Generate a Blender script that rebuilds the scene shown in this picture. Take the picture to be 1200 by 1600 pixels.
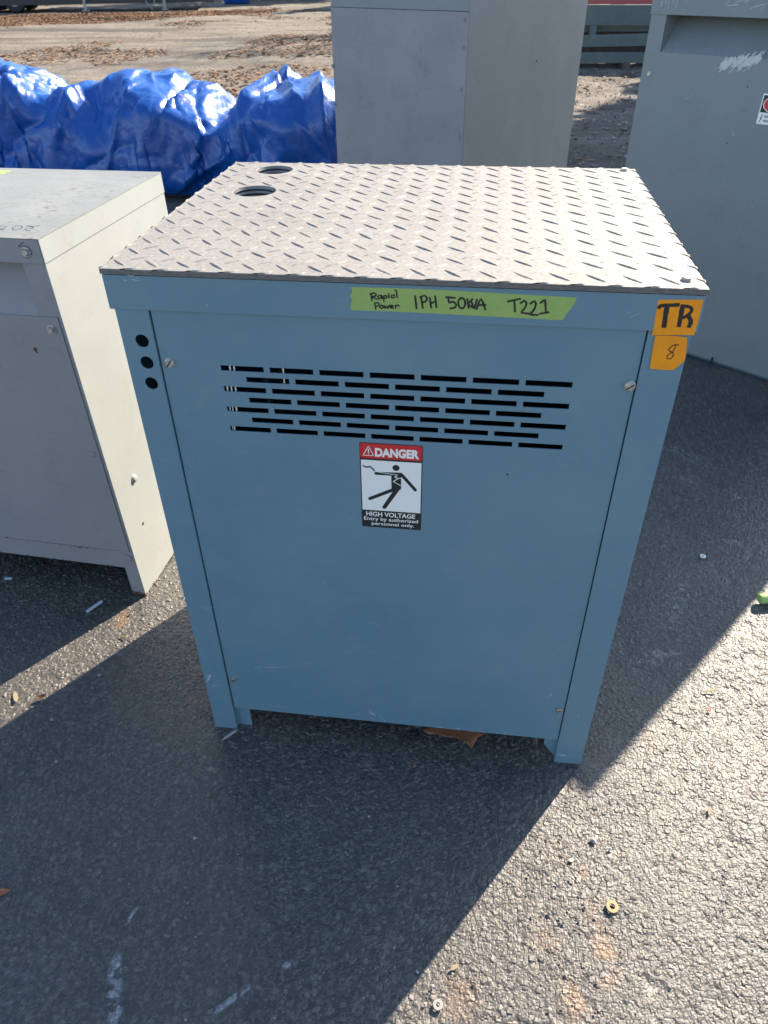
import bpy, bmesh, math, random
import numpy as np
from mathutils import Vector, Matrix, Euler

for _o in list(bpy.data.objects):
    bpy.data.objects.remove(_o)
scene = bpy.context.scene
R = math.radians

# ---------------------------------------------------------------- camera
cd = bpy.data.cameras.new('camera')
cam = bpy.data.objects.new('camera', cd)
scene.collection.objects.link(cam)
cam.location = (0.13003, -1.05510, 1.51654)
cam.rotation_euler = (0.92157784, 0.01067842, 0.12793045)
cd.sensor_fit = 'VERTICAL'
cd.sensor_height = 24.0
cd.sensor_width = 18.0
cd.lens = 24.0 * 1141.05 / 1600.0
cd.clip_start = 0.05
cd.clip_end = 900
cd.dof.use_dof = True
cd.dof.focus_distance = 1.35
cd.dof.aperture_fstop = 9.0
scene.camera = cam
scene.render.resolution_x, scene.render.resolution_y = 768, 1024

# ---------------------------------------------------------------- sky and sun
SUN_EL, SUN_AZ = 33.0, 34.0            # azimuth measured from +Y towards +X
world = bpy.data.worlds.new("World")
scene.world = world
world.use_nodes = True
wn = world.node_tree
wn.nodes.clear()
sky = wn.nodes.new('ShaderNodeTexSky')
sky.sky_type = 'NISHITA'
sky.sun_disc = False
sky.sun_elevation = R(SUN_EL)
sky.sun_rotation = R(SUN_AZ)
sky.air_density = 1.0
sky.dust_density = 0.6
bg = wn.nodes.new('ShaderNodeBackground')
bg.inputs['Strength'].default_value = 0.098
wo = wn.nodes.new('ShaderNodeOutputWorld')
wn.links.new(sky.outputs[0], bg.inputs[0])
wn.links.new(bg.outputs[0], wo.inputs[0])

to_sun = Vector((math.sin(R(SUN_AZ)) * math.cos(R(SUN_EL)),
                 math.cos(R(SUN_AZ)) * math.cos(R(SUN_EL)), math.sin(R(SUN_EL))))
sd = bpy.data.lights.new('sun', 'SUN')
sd.energy = 4.9
sd.angle = R(0.5)
sd.color = (1.0, 0.87, 0.71)
sun = bpy.data.objects.new('sun', sd)
scene.collection.objects.link(sun)
sun.location = to_sun * 30
sun.rotation_euler = to_sun.to_track_quat('Z', 'Y').to_euler()

scene.view_settings.view_transform = 'Standard'
scene.view_settings.look = 'None'
scene.view_settings.exposure = 1.55
scene.view_settings.gamma = 1
scene.view_settings.use_curve_mapping = False
scene.cycles.max_bounces = 8
scene.cycles.diffuse_bounces = 5

# ---------------------------------------------------------------- helpers
col = scene.collection

def link(o, parent=None):
    col.objects.link(o)
    if parent is not None:
        o.parent = parent
    return o

def tag(o, label=None, cat=None, group=None, kind=None):
    if label: o['label'] = label
    if cat: o['category'] = cat
    if group: o['group'] = group
    if kind: o['kind'] = kind
    return o

def empty(name, label, cat, loc=(0, 0, 0), rz=0.0, group=None):
    o = bpy.data.objects.new(name, None)
    o.empty_display_size = 0.1
    link(o)
    o.location = loc
    o.rotation_euler = (0, 0, rz)
    return tag(o, label, cat, group)

class MB:
    """collects faces, then links them as one mesh object"""
    def __init__(self):
        self.v = []; self.f = []
    def add(self, vs, fs):
        n = len(self.v)
        self.v += [tuple(p) for p in vs]
        self.f += [tuple(i + n for i in f) for f in fs]
        return self
    def box(self, x0, x1, y0, y1, z0, z1, M=None):
        vs = [(x0, y0, z0), (x1, y0, z0), (x1, y1, z0), (x0, y1, z0), (x0, y0, z1), (x1, y0, z1), (x1, y1, z1), (x0, y1, z1)]
        if M is not None: vs = [M @ Vector(p) for p in vs]
        return self.add(vs, [(0, 3, 2, 1), (4, 5, 6, 7), (0, 1, 5, 4), (1, 2, 6, 5), (2, 3, 7, 6), (3, 0, 4, 7)])
    def prism(self, pts, a, b, axis='y'):
        """closed polygon extruded from a to b along an axis"""
        def P(p, t):
            return {'y': (p[0], t, p[1]), 'z': (p[0], p[1], t), 'x': (t, p[0], p[1])}[axis]
        n = len(pts)
        vs = [P(p, a) for p in pts] + [P(p, b) for p in pts]
        fs = [tuple(range(n))[::-1], tuple(range(n, 2 * n))] + [(i, (i + 1) % n, n + (i + 1) % n, n + i) for i in range(n)]
        return self.add(vs, fs)
    def lathe(self, prof, seg=20, M=None, cap=True):
        """profile of (radius, height) turned about Z"""
        vs = []; fs = []
        for r, h in prof:
            for k in range(seg):
                a = 2 * math.pi * k / seg
                vs.append(Vector((r * math.cos(a), r * math.sin(a), h)))
        for i in range(len(prof) - 1):
            for k in range(seg):
                fs.append((i * seg + k, i * seg + (k + 1) % seg, (i + 1) * seg + (k + 1) % seg, (i + 1) * seg + k))
        if cap:
            fs.append(tuple(range(seg))[::-1]); fs.append(tuple(range((len(prof) - 1) * seg, len(prof) * seg)))
        if M is not None: vs = [M @ v for v in vs]
        return self.add(vs, fs)
    def tube(self, pts, rad, seg=6):
        pts = [Vector(p) for p in pts]
        rad = rad if hasattr(rad, '__len__') else [rad] * len(pts)
        vs = []; fs = []
        for i, p in enumerate(pts):
            d = (pts[min(i + 1, len(pts) - 1)] - pts[max(i - 1, 0)]).normalized()
            u = d.orthogonal().normalized() if abs(d.z) > .99 else d.cross(Vector((0, 0, 1))).normalized()
            w = d.cross(u)
            for k in range(seg):
                a = 2 * math.pi * k / seg
                vs.append(p + (u * math.cos(a) + w * math.sin(a)) * rad[i])
        for i in range(len(pts) - 1):
            for k in range(seg):
                fs.append((i * seg + k, i * seg + (k + 1) % seg, (i + 1) * seg + (k + 1) % seg, (i + 1) * seg + k))
        fs.append(tuple(range(seg))); fs.append(tuple(range((len(pts) - 1) * seg, len(pts) * seg))[::-1])
        return self.add(vs, fs)
    def build(self, name, mat, parent=None, bevel=0, smooth=False, segs=2):
        me = bpy.data.meshes.new(name)
        me.from_pydata(self.v, [], self.f)
        bm = bmesh.new(); bm.from_mesh(me)
        bmesh.ops.recalc_face_normals(bm, faces=bm.faces)
        if bevel:
            es = [e for e in bm.edges if len(e.link_faces) == 2 and e.calc_face_angle(0) > 0.5]
            bmesh.ops.bevel(bm, geom=es, offset=bevel, segments=segs, affect='EDGES', profile=0.6, clamp_overlap=True)
        if smooth:
            for f in bm.faces: f.smooth = True
            for e in bm.edges:
                if len(e.link_faces) == 2 and e.calc_face_angle(0) > R(35): e.smooth = False
        bm.to_mesh(me); bm.free()
        if mat: me.materials.append(mat)
        o = bpy.data.objects.new(name, me)
        return link(o, parent)

def sheet(name, outline, holes, thick, mat, parent=None, plane='xz', at=0.0, bevel=0.0):
    """flat sheet with true openings. plane 'xz': front face at y=at, 'xy': top face at z=at"""
    cu = bpy.data.curves.new(name, 'CURVE'); cu.dimensions = '2D'; cu.fill_mode = 'BOTH'
    cu.extrude = thick / 2 - bevel
    cu.bevel_depth = bevel; cu.bevel_resolution = 1; cu.offset = -bevel
    for pl in [outline] + holes:
        s = cu.splines.new('POLY'); s.points.add(len(pl) - 1)
        for q, p in zip(s.points, pl): q.co = (p[0], p[1], 0, 1)
        s.use_cyclic_u = True
    t = bpy.data.objects.new('tmp', cu); col.objects.link(t)
    dg = bpy.context.evaluated_depsgraph_get()
    me = bpy.data.meshes.new_from_object(t.evaluated_get(dg))
    bpy.data.objects.remove(t); bpy.data.curves.remove(cu)
    if plane == 'xz':
        me.transform(Matrix(((1, 0, 0, 0), (0, 0, -1, at + thick / 2), (0, 1, 0, 0), (0, 0, 0, 1))))
    else:
        me.transform(Matrix.Translation((0, 0, at - thick / 2)))
    me.name = name
    me.materials.clear(); me.materials.append(mat)
    return link(bpy.data.objects.new(name, me), parent)

def rect(x0, x1, z0, z1): return [(x0, z0), (x1, z0), (x1, z1), (x0, z1)]
def circ(cx, cy, r, n=28): return [(cx + r * math.cos(2 * math.pi * k / n), cy + r * math.sin(2 * math.pi * k / n)) for k in range(n)]

def ribbon(mb, pts, w, y, plane='xz', jit=0.0, rnd=random.Random(3)):
    """flat marker stroke lying on a plane"""
    pts = [Vector(p) for p in pts]
    # smooth the stroke
    q = []
    for i in range(len(pts) - 1):
        for k in range(3):
            t = k / 3
            p0 = pts[max(i - 1, 0)]; p1 = pts[i]; p2 = pts[i + 1]; p3 = pts[min(i + 2, len(pts) - 1)]
            if len(pts) > 2:
                c = 0.5 * ((2 * p1) + (p2 - p0) * t + (2 * p0 - 5 * p1 + 4 * p2 - p3) * t * t + (3 * p1 - 3 * p2 + p3 - p0) * t ** 3)
                c = c.lerp(p1.lerp(p2, t), 0.35)
            else: c = p1.lerp(p2, t)
            q.append(c)
    q.append(pts[-1])
    vs = []
    for i, p in enumerate(q):
        d = (q[min(i + 1, len(q) - 1)] - q[max(i - 1, 0)])
        d = d.normalized() if d.length > 0 else Vector((1, 0))
        n = Vector((-d.y, d.x)) * w / 2 * (1 + jit * rnd.uniform(-1, 1))
        if i == 0: p = p - d * w * .3
        if i == len(q) - 1: p = p + d * w * .3
        for s in (1, -1):
            c = p + n * s
            vs.append((c.x, y, c.y) if plane == 'xz' else (c.x, c.y, y))
    mb.add(vs, [(2 * i, 2 * i + 1, 2 * i + 3, 2 * i + 2) for i in range(len(q) - 1)])

def grid_obj(name, xs, ys, Z, mat, attrs=None, parent=None, smooth=True, P=None, wrap=False):
    """fast grid mesh from numpy arrays. Z[iy, ix] or full positions P[n0, n1, 3]"""
    if P is None:
        X, Y = np.meshgrid(xs, ys)
        P = np.stack([X, Y, Z], -1)
    ny, nx = P.shape[:2]
    me = bpy.data.meshes.new(name)
    me.vertices.add(nx * ny); me.vertices.foreach_set('co', P.reshape(-1).astype(np.float32))
    i = np.arange(ny - 1)[:, None]; j = np.arange(nx if wrap else nx - 1)[None, :]; j2 = (j + 1) % nx
    f = np.stack([i * nx + j, i * nx + j2, (i + 1) * nx + j2, (i + 1) * nx + j], -1).reshape(-1, 4)
    me.loops.add(f.size); me.loops.foreach_set('vertex_index', f.reshape(-1).astype(np.int32))
    me.polygons.add(len(f)); me.polygons.foreach_set('loop_start', np.arange(0, f.size, 4, dtype=np.int32))
    me.polygons.foreach_set('use_smooth', np.full(len(f), smooth))
    for k, a in (attrs or {}).items():
        at = me.attributes.new(k, 'FLOAT', 'POINT'); at.data.foreach_set('value', a.reshape(-1).astype(np.float32))
    me.update(calc_edges=True); me.validate()
    me.materials.append(mat)
    return link(bpy.data.objects.new(name, me), parent)

_rt = np.random.RandomState(11).rand(4, 256, 256)
def cells(X, Y, s):
    """nearest-point cells: distance, second distance, random of the cell"""
    gx = np.floor(X / s).astype(int); gy = np.floor(Y / s).astype(int)
    d1 = np.full(X.shape, 9.0); d2 = d1.copy(); rr = np.zeros(X.shape); vx = np.zeros(X.shape); vy = np.zeros(X.shape)
    for a in (-1, 0, 1):
        for b in (-1, 0, 1):
            i = gx + a; j = gy + b
            m, n = (i + 7 * (j // 256)) % 256, (j + 13 * (i // 256)) % 256
            px = (i + .1 + .8 * _rt[0, m, n]) * s; py = (j + .1 + .8 * _rt[1, m, n]) * s
            d = np.hypot(X - px, Y - py) / s
            c = d < d1
            d2 = np.where(c, d1, np.minimum(d2, d)); rr = np.where(c, _rt[2, m, n], rr); vx = np.where(c, (X - px) / s, vx); vy = np.where(c, (Y - py) / s, vy); d1 = np.where(c, d, d1)
    return d1, d2, rr, vx, vy

def vnoise(X, Y, s, k=3):
    x = X / s; y = Y / s
    ix = np.floor(x).astype(int); iy = np.floor(y).astype(int); fx = x - ix; fy = y - iy
    fx = fx * fx * (3 - 2 * fx); fy = fy * fy * (3 - 2 * fy)
    g = lambda a, b: _rt[k, a % 256, b % 256]
    return (g(ix, iy) * (1 - fx) + g(ix + 1, iy) * fx) * (1 - fy) + (g(ix, iy + 1) * (1 - fx) + g(ix + 1, iy + 1) * fx) * fy

def fbm(X, Y, s, o=4):
    r = 0; a = 1; t = 0
    for i in range(o):
        r = r + a * vnoise(X + 17 * i, Y - 9 * i, s, 3 if i % 2 else 2); t += a; a *= .5; s *= .5
    return r / t

# ---------------------------------------------------------------- materials
class NT:
    def __init__(self, name):
        self.m = bpy.data.materials.new(name); self.m.use_nodes = True
        self.t = self.m.node_tree; self.b = self.t.nodes['Principled BSDF']
    def n(self, typ, **k):
        nd = self.t.nodes.new(typ)
        for a, v in k.items():
            if a.startswith('i_'):
                key = a[2:].replace('_', ' ')
                nd.inputs[int(key) if key.isdigit() else key].default_value = v
            else: setattr(nd, a, v)
        return nd
    def l(self, a, b): self.t.links.new(a, b)
    def noise(self, scale, detail=4, vec=None, rough=.6, dist=0):
        nd = self.n('ShaderNodeTexNoise'); nd.inputs['Scale'].default_value = scale; nd.inputs['Detail'].default_value = detail
        nd.inputs['Roughness'].default_value = rough; nd.inputs['Distortion'].default_value = dist
        if vec is not None: self.l(vec, nd.inputs['Vector'])
        return nd.outputs['Fac']
    def ramp(self, fac, lo, hi, a=0., b=1.):
        nd = self.n('ShaderNodeMapRange'); nd.clamp = True
        for k, v in zip(('From Min', 'From Max', 'To Min', 'To Max'), (lo, hi, a, b)): nd.inputs[k].default_value = v
        self.l(fac, nd.inputs['Value']); return nd.outputs[0]
    def math(self, op, a, b=None):
        nd = self.n('ShaderNodeMath', operation=op)
        for i, x in enumerate((a, b)):
            if x is None: continue
            if isinstance(x, (int, float)): nd.inputs[i].default_value = x
            else: self.l(x, nd.inputs[i])
        return nd.outputs[0]
    def mix(self, fac, a, b, typ='MIX'):
        nd = self.n('ShaderNodeMix', data_type='RGBA', blend_type=typ)
        for i, x in ((0, fac), (6, a), (7, b)):
            if isinstance(x, (int, float)): nd.inputs[i].default_value = x
            elif isinstance(x, tuple): nd.inputs[i].default_value = (*x[:3], 1)
            else: self.l(x, nd.inputs[i])
        return nd.outputs[2]
    def attr(self, name):
        return self.n('ShaderNodeAttribute', attribute_name=name).outputs['Fac']
    def obj(self, scale=None):
        o = self.n('ShaderNodeTexCoord').outputs['Object']
        if scale:
            mp = self.n('ShaderNodeMapping'); mp.inputs['Scale'].default_value = scale; self.l(o, mp.inputs[0]); o = mp.outputs[0]
        return o
    def bump(self, h, strength, dist):
        nd = self.n('ShaderNodeBump'); nd.inputs['Strength'].default_value = strength; nd.inputs['Distance'].default_value = dist
        self.l(h, nd.inputs['Height']); self.l(nd.outputs[0], self.b.inputs['Normal'])
    def col(self, c):
        if isinstance(c, tuple): self.b.inputs['Base Color'].default_value = (*c[:3], 1)
        else: self.l(c, self.b.inputs['Base Color'])
    def rough(self, r):
        if isinstance(r, (int, float)): self.b.inputs['Roughness'].default_value = r
        else: self.l(r, self.b.inputs['Roughness'])

def flat(name, c, rough=.6, metal=0., spec=.5):
    k = NT(name); k.col(c); k.rough(rough); k.b.inputs['Metallic'].default_value = metal
    k.b.inputs['Specular IOR Level'].default_value = spec
    return k.m

def paint(name, c, c2, rough=.45, dirt=(.12, .10, .08), dirt_amt=.25, peel=.25, scratch=.0, scale=1.0, spec=.5):
    """painted sheet steel: tone drift, fine grime, orange peel and hairline scratches"""
    k = NT(name); v = k.obj()
    big = k.noise(3.5 * scale, 4, v); fine = k.noise(60 * scale, 5, v)
    base = k.mix(k.ramp(big, .3, .7), c, c2)
    gr = k.math('MULTIPLY', k.ramp(k.noise(9 * scale, 7, v, .7, .4), .52, .78), k.ramp(fine, .35, .7))
    base = k.mix(k.math('MULTIPLY', gr, dirt_amt), base, dirt)
    if scratch:
        sc = k.noise(7, 2, k.obj((1.2, 1.2, 14)), .5, 1.5)
        sc2 = k.noise(30, 3, v)
        ln = k.math('MULTIPLY', k.math('LESS_THAN', k.math('ABSOLUTE', k.math('SUBTRACT', sc, .5)), .004), k.ramp(sc2, .52, .6))
        base = k.mix(k.math('MULTIPLY', ln, scratch), base, (.5, .55, .6))
    k.col(base)
    k.rough(k.ramp(fine, .3, .7, rough - .07, rough + .1))
    k.b.inputs['Specular IOR Level'].default_value = spec
    pl = k.noise(420, 2, v); wv = k.noise(5, 2, v)
    k.bump(k.math('ADD', k.math('MULTIPLY', pl, .12), k.math('MULTIPLY', wv, 1.2)), peel, .004)
    return k.m

M_BLUE = paint('blue_paint', (.116, .218, .290), (.148, .248, .308), .42, (.21, .27, .31), .55, .3, .15)
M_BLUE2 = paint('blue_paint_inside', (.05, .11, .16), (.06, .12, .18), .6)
M_CREAM = paint('cream_grey_paint', (.325, .348, .335), (.37, .39, .372), .5, (.20, .17, .12), .35, .25, .2)
M_GREY = paint('grey_paint', (.20, .225, .245), (.222, .248, .265), .55, (.10, .10, .10), .5, .25, .25)
M_FRONT_SHADE = paint('shaded_front_paint', (.26, .245, .26), (.285, .27, .28), .55, (.10, .10, .11), .6, .3, .2)  # darker copy of the cabinet paint, with front-face shade put into its colour
M_DARK = flat('dark_recess', (.02, .02, .022), .8)
M_BLACK = flat('black_print', (.018, .018, .02), .5)
M_INK = flat('marker_ink', (.016, .014, .016), .45)
M_INK2 = flat('brown_ink', (.10, .03, .008), .5)
M_WHITE = flat('white_print', (.86, .84, .81), .45)
M_RED = flat('red_print', (.60, .025, .03), .45)
M_RUBBER = flat('black_rubber', (.02, .02, .02), .75)

def tape_mat(name, c, c2):
    k = NT(name); v = k.obj()
    k.col(k.mix(k.ramp(k.noise(45, 5, v), .4, .75), c, c2)); k.rough(.62)
    k.bump(k.math('ADD', k.noise(260, 3, v), k.math('MULTIPLY', k.noise(45, 3, k.obj((1, 1, .35)), .6, .8), 6)), .5, .0010)
    k.b.inputs['Specular IOR Level'].default_value = .3
    return k.m
M_TAPE = tape_mat('green_tape', (.31, .43, .125), (.35, .46, .15))
M_ORANGE = tape_mat('orange_tape', (.92, .33, .012), (.82, .27, .015))

def zinc():
    k = NT('zinc_steel'); v = k.obj()
    k.col(k.mix(k.ramp(k.noise(90, 5, v), .35, .7), (.62, .62, .60), (.33, .29, .24)))
    k.b.inputs['Metallic'].default_value = .85; k.rough(k.ramp(k.noise(60, 3, v), .3, .7, .28, .55))
    return k.m
M_ZINC = zinc()
M_BRASS = flat('dull_brass', (.30, .24, .12), .6, .4)
M_ALU_BRIGHT = flat('aluminium_and_light_streaks', (.85, .86, .88), .25, .6)  # for the burrs, and for strips imitating light inside the slots

def aluplate():
    k = NT('aluminium_tread_plate'); v = k.obj()
    a = k.noise(6, 6, v, .65); b = k.noise(120, 5, v, .7); c = k.noise(600, 3, v)
    base = k.mix(k.ramp(a, .35, .7), (.235, .226, .210), (.285, .275, .258))
    base = k.mix(k.math('MULTIPLY', k.ramp(b, .46, .70), .7), base, (.14, .12, .10))
    base = k.mix(k.math('MULTIPLY', k.ramp(k.noise(300, 2, v), .66, .72), .6), base, (.07, .06, .05))
    k.col(base); k.b.inputs['Metallic'].default_value = .12
    k.rough(k.ramp(b, .3, .7, .55, .75)); k.bump(c, .5, .0010); k.b.inputs['Specular IOR Level'].default_value = .45
    return k.m
M_ALU = aluplate()
def alurough():
    k = NT('sawn_aluminium_edge'); v = k.obj((1, 1, 6))
    k.col(k.mix(k.ramp(k.noise(80, 5, v), .35, .7), (.19, .18, .175), (.11, .10, .095)))
    k.b.inputs['Metallic'].default_value = .3; k.rough(.6); k.bump(k.noise(200, 3, v), .4, .001)
    return k.m
M_ALUEDGE = alurough()

def asphalt():
    k = NT('weathered_asphalt'); v = k.obj()
    tone = k.attr('tone'); rust = k.attr('rust'); chalk = k.attr('chalk')
    base = k.mix(tone, (.023, .022, .021), (.205, .188, .165))
    n = k.noise(700, 3, v); base = k.mix(k.ramp(n, .3, .75, .0, .30), base, (.13, .118, .10))
    dust = k.ramp(k.noise(2.2, 5, v), .40, .72, .02, .26)
    base = k.mix(dust, base, (.17, .15, .125))
    base = k.mix(k.ramp(k.noise(5.5, 4, v, .6), .55, .7, 0, .45), base, (.03, .03, .031))
    sp = k.math('GREATER_THAN', k.noise(260, 1, v), .715); base = k.mix(k.math('MULTIPLY', sp, .75), base, (.30, .29, .28))
    base = k.mix(k.math('MULTIPLY', rust, .75), base, (.26, .135, .055)); base = k.mix(k.math('MULTIPLY', k.math('MULTIPLY', chalk, k.ramp(tone, .05, .35, .45, 1.0)), k.ramp(k.noise(260, 3, v), .38, .58, .4, 1.0)), base, (.62, .64, .66))
    vo = k.n('ShaderNodeTexVoronoi'); vo.inputs['Scale'].default_value = 230; k.l(v, vo.inputs['Vector'])
    cs = k.n('ShaderNodeSeparateColor'); k.l(vo.outputs['Color'], cs.inputs[0])
    base = k.mix(k.math('MULTIPLY', k.ramp(cs.outputs[0], .78, 1.0), .35), base, (.20, .18, .155))
    base = k.mix(k.math('MULTIPLY', k.ramp(cs.outputs[1], .75, 1.0), .35), base, (.02, .02, .02))
    k.col(base); k.rough(k.ramp(tone, 0, 1, .50, .62))
    k.bump(k.math('ADD', k.math('MULTIPLY', k.noise(900, 3, v), .5), k.math('SUBTRACT', 1.0, vo.outputs['Distance'])), .6, .0009)
    k.b.inputs['Specular IOR Level'].default_value = .78
    return k.m
M_ASPHALT = asphalt()

def yard():
    k = NT('gravel_yard'); v = k.obj()
    st = k.obj((.35, 2.2, 1))
    a = k.noise(1.1, 6, st, .65); b = k.noise(14, 6, v, .75); d = k.attr('dark')
    base = k.mix(k.ramp(a, .38, .66), (.19, .16, .125), (.34, .30, .245))
    base = k.mix(k.ramp(b, .42, .7, 0, .75), base, (.12, .105, .09))
    base = k.mix(k.ramp(k.noise(45, 4, v, .7), .6, .72, 0, .7), base, (.50, .47, .42))
    base = k.mix(k.math('MULTIPLY', d, .7), base, (.075, .068, .06))
    k.col(base); k.rough(.85); k.b.inputs['Specular IOR Level'].default_value = .25
    k.bump(k.math('ADD', b, k.noise(45, 4, v)), .9, .05)
    return k.m
M_YARD = yard()

def tarpmat():
    k = NT('blue_tarpaulin'); v = k.obj()
    w2 = k.noise(24, 4, v, .6, 1.0)
    fac = k.ramp(k.noise(2.0, 4, v), .35, .7)
    base = k.mix(fac, (.003, .066, .31), (.005, .088, .385))
    base = k.mix(k.math('MULTIPLY', k.ramp(k.noise(5, 6, v, .7), .52, .75), .10), base, (.18, .26, .48))
    k.col(base); k.rough(k.ramp(w2, .3, .7, .24, .42))
    wp = k.n('ShaderNodeVectorMath', operation='ADD'); nz = k.n('ShaderNodeTexNoise'); nz.inputs['Scale'].default_value = 5
    k.l(v, nz.inputs['Vector']); sc = k.n('ShaderNodeVectorMath', operation='SCALE'); sc.inputs['Scale'].default_value = .22
    k.l(nz.outputs['Color'], sc.inputs[0]); k.l(v, wp.inputs[0]); k.l(sc.outputs[0], wp.inputs[1])
    hs = None
    for scl, amp in ((8, 1.0), (19, .35)):
        vo = k.n('ShaderNodeTexVoronoi', feature='F1'); vo.inputs['Scale'].default_value = scl; k.l(wp.outputs[0], vo.inputs['Vector'])
        t = k.math('MULTIPLY', vo.outputs['Distance'], amp); hs = t if hs is None else k.math('ADD', hs, t)
    k.bump(hs, .30, .024)
    k.b.inputs['Specular IOR Level'].default_value = .6
    return k.m
M_TARP = tarpmat()

def leafmat(name, a, b, c):
    k = NT(name); t = k.attr('tone')
    base = k.mix(k.ramp(t, 0, .5), a, b); base = k.mix(k.ramp(t, .5, 1), base, c)
    k.col(base); k.rough(.7); k.b.inputs['Specular IOR Level'].default_value = .3
    return k.m
M_LEAF = leafmat('dead_leaves', (.10, .05, .025), (.21, .115, .06), (.32, .20, .12))
M_STONE = leafmat('loose_stones', (.09, .085, .08), (.22, .21, .19), (.40, .38, .35))
M_NEEDLE = leafmat('evergreen_needles', (.018, .032, .014), (.03, .055, .022), (.05, .08, .03))
def bark():
    k = NT('bark'); v = k.obj((4, 4, 1))
    k.col(k.mix(k.ramp(k.noise(8, 5, v), .35, .7), (.07, .058, .05), (.15, .13, .11))); k.rough(.85); k.bump(k.noise(12, 5, v), .8, .03)
    return k.m
M_BARK = bark()
M_LEAF1 = paint('leaf_brown', (.42, .15, .06), (.52, .22, .10), .7, (.14, .06, .03), .6, .6)
M_BEAM = paint('weathered_green_steel', (.085, .115, .115), (.115, .145, .14), .6, (.05, .05, .045), .9, .4)
M_REDST = paint('faded_red_steel', (.32, .06, .06), (.38, .09, .09), .55, (.10, .04, .04), .6, .4)
M_TRUCK = paint('dark_trailer_paint', (.02, .022, .026), (.03, .03, .035), .5)
M_PALE = flat('pale_galvanised', (.30, .32, .35), .5, .3)
M_RUST = NT('rust_scab'); M_RUST.col((.11, .04, .018)); M_RUST.rough(.9); M_RUST = M_RUST.m
M_SCR = flat('bare_scratch', (.45, .52, .60), .5)
M_SCR2 = flat('chalky_scratch', (.52, .53, .55), .6)
M_COPPER = flat('varnished_copper', (.05, .018, .012), .8, 0)
HAND= [[(-0.0283, 1.1064), (-0.0296, 1.1167)], [(-0.0312, 1.116), (-0.025, 1.1181), (-0.0214, 1.1154), (-0.0245, 1.1131), (-0.0288, 1.1123), (-0.0206, 1.1089)], [(-0.0138, 1.1145), (-0.0177, 1.1143), (-0.0193, 1.1118), (-0.0172, 1.1097), (-0.0141, 1.1117), (-0.0138, 1.1148), (-0.0123, 1.1095)], [(-0.0104, 1.1143), (-0.0102, 1.1056)], [(-0.0104, 1.1137), (-0.0074, 1.115), (-0.0055, 1.1129), (-0.0074, 1.1107), (-0.0102, 1.1106)], [(-0.0028, 1.1152), (-0.0025, 1.1112)], [(-0.0031, 1.1177), (-0.0028, 1.117)], [(0.006, 1.1158), (0.0024, 1.116), (0.0006, 1.1138), (0.0024, 1.1117), (0.0063, 1.1131)], [(0.0064, 1.1235), (0.0085, 1.123), (0.0091, 1.1187), (0.0097, 1.1126)], [(-0.0241, 1.1025), (-0.0227, 1.0931)], [(-0.0241, 1.1025), (-0.0191, 1.1033), (-0.0173, 1.1006), (-0.0198, 1.0983), (-0.0229, 1.0978)], [(-0.0115, 1.0973), (-0.0118, 1.0964), (-0.0125, 1.0956), (-0.0135, 1.0951), (-0.0146, 1.095), (-0.0156, 1.0954), (-0.0162, 1.0962), (-0.0165, 1.0971), (-0.0162, 1.0981), (-0.0155, 1.0989), (-0.0145, 1.0994), (-0.0134, 1.0994), (-0.0124, 1.099), (-0.0118, 1.0983), (-0.0115, 1.0973)], [(-0.01, 1.0993), (-0.0085, 1.0949), (-0.0063, 1.0988), (-0.0042, 1.0951), (-0.002, 1.1002)], [(-0.0001, 1.0975), (0.0036, 1.0986), (0.0026, 1.1004), (0.0005, 1.0997), (-0.0001, 1.0965), (0.0042, 1.0957)], [(0.0072, 1.1003), (0.0075, 1.0959)], [(0.0075, 1.099), (0.0103, 1.101), (0.0128, 1.0995)], [(0.0366, 1.1161), (0.0391, 1.0965)], [(0.0454, 1.1152), (0.0485, 1.0978)], [(0.0442, 1.1139), (0.0502, 1.1172), (0.0545, 1.1136), (0.0528, 1.1086), (0.0468, 1.1059)], [(0.0587, 1.1138), (0.0609, 1.0989)], [(0.0664, 1.1166), (0.0688, 1.0999)], [(0.0595, 1.1055), (0.0679, 1.1089)], [(0.0958, 1.1152), (0.0824, 1.1159)], [(0.086, 1.1148), (0.0875, 1.1075), (0.0931, 1.1096), (0.0981, 1.1051), (0.096, 1.1003), (0.0894, 1.0988)], [(0.1112, 1.1078), (0.1109, 1.1043), (0.1096, 1.1014), (0.1077, 1.0998), (0.1054, 1.0997), (0.1033, 1.1012), (0.1017, 1.1039), (0.101, 1.1074), (0.1013, 1.1109), (0.1026, 1.1137), (0.1046, 1.1153), (0.1068, 1.1154), (0.1089, 1.114), (0.1105, 1.1112), (0.1112, 1.1078)], [(0.1138, 1.1141), (0.1167, 1.1005)], [(0.1215, 1.1144), (0.116, 1.1067), (0.1223, 1.1014)], [(0.1206, 1.11), (0.1248, 1.0996), (0.1281, 1.114)], [(0.1282, 1.0991), (0.1339, 1.1154), (0.1416, 1.099)], [(0.1298, 1.1054), (0.1411, 1.1065)], [(0.1731, 1.1127), (0.1909, 1.1176)], [(0.1823, 1.1155), (0.1852, 1.0977)], [(0.1921, 1.1109), (0.1964, 1.1148), (0.2006, 1.1113), (0.199, 1.1038), (0.1941, 1.0968), (0.2067, 1.0955)], [(0.2062, 1.1106), (0.211, 1.1147), (0.2144, 1.1106), (0.2125, 1.1019), (0.208, 1.0943), (0.2192, 1.0941)], [(0.2207, 1.1121), (0.2265, 1.1172), (0.23, 1.0977)], [(0.2214, 1.0961), (0.234, 1.0987)]]
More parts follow.
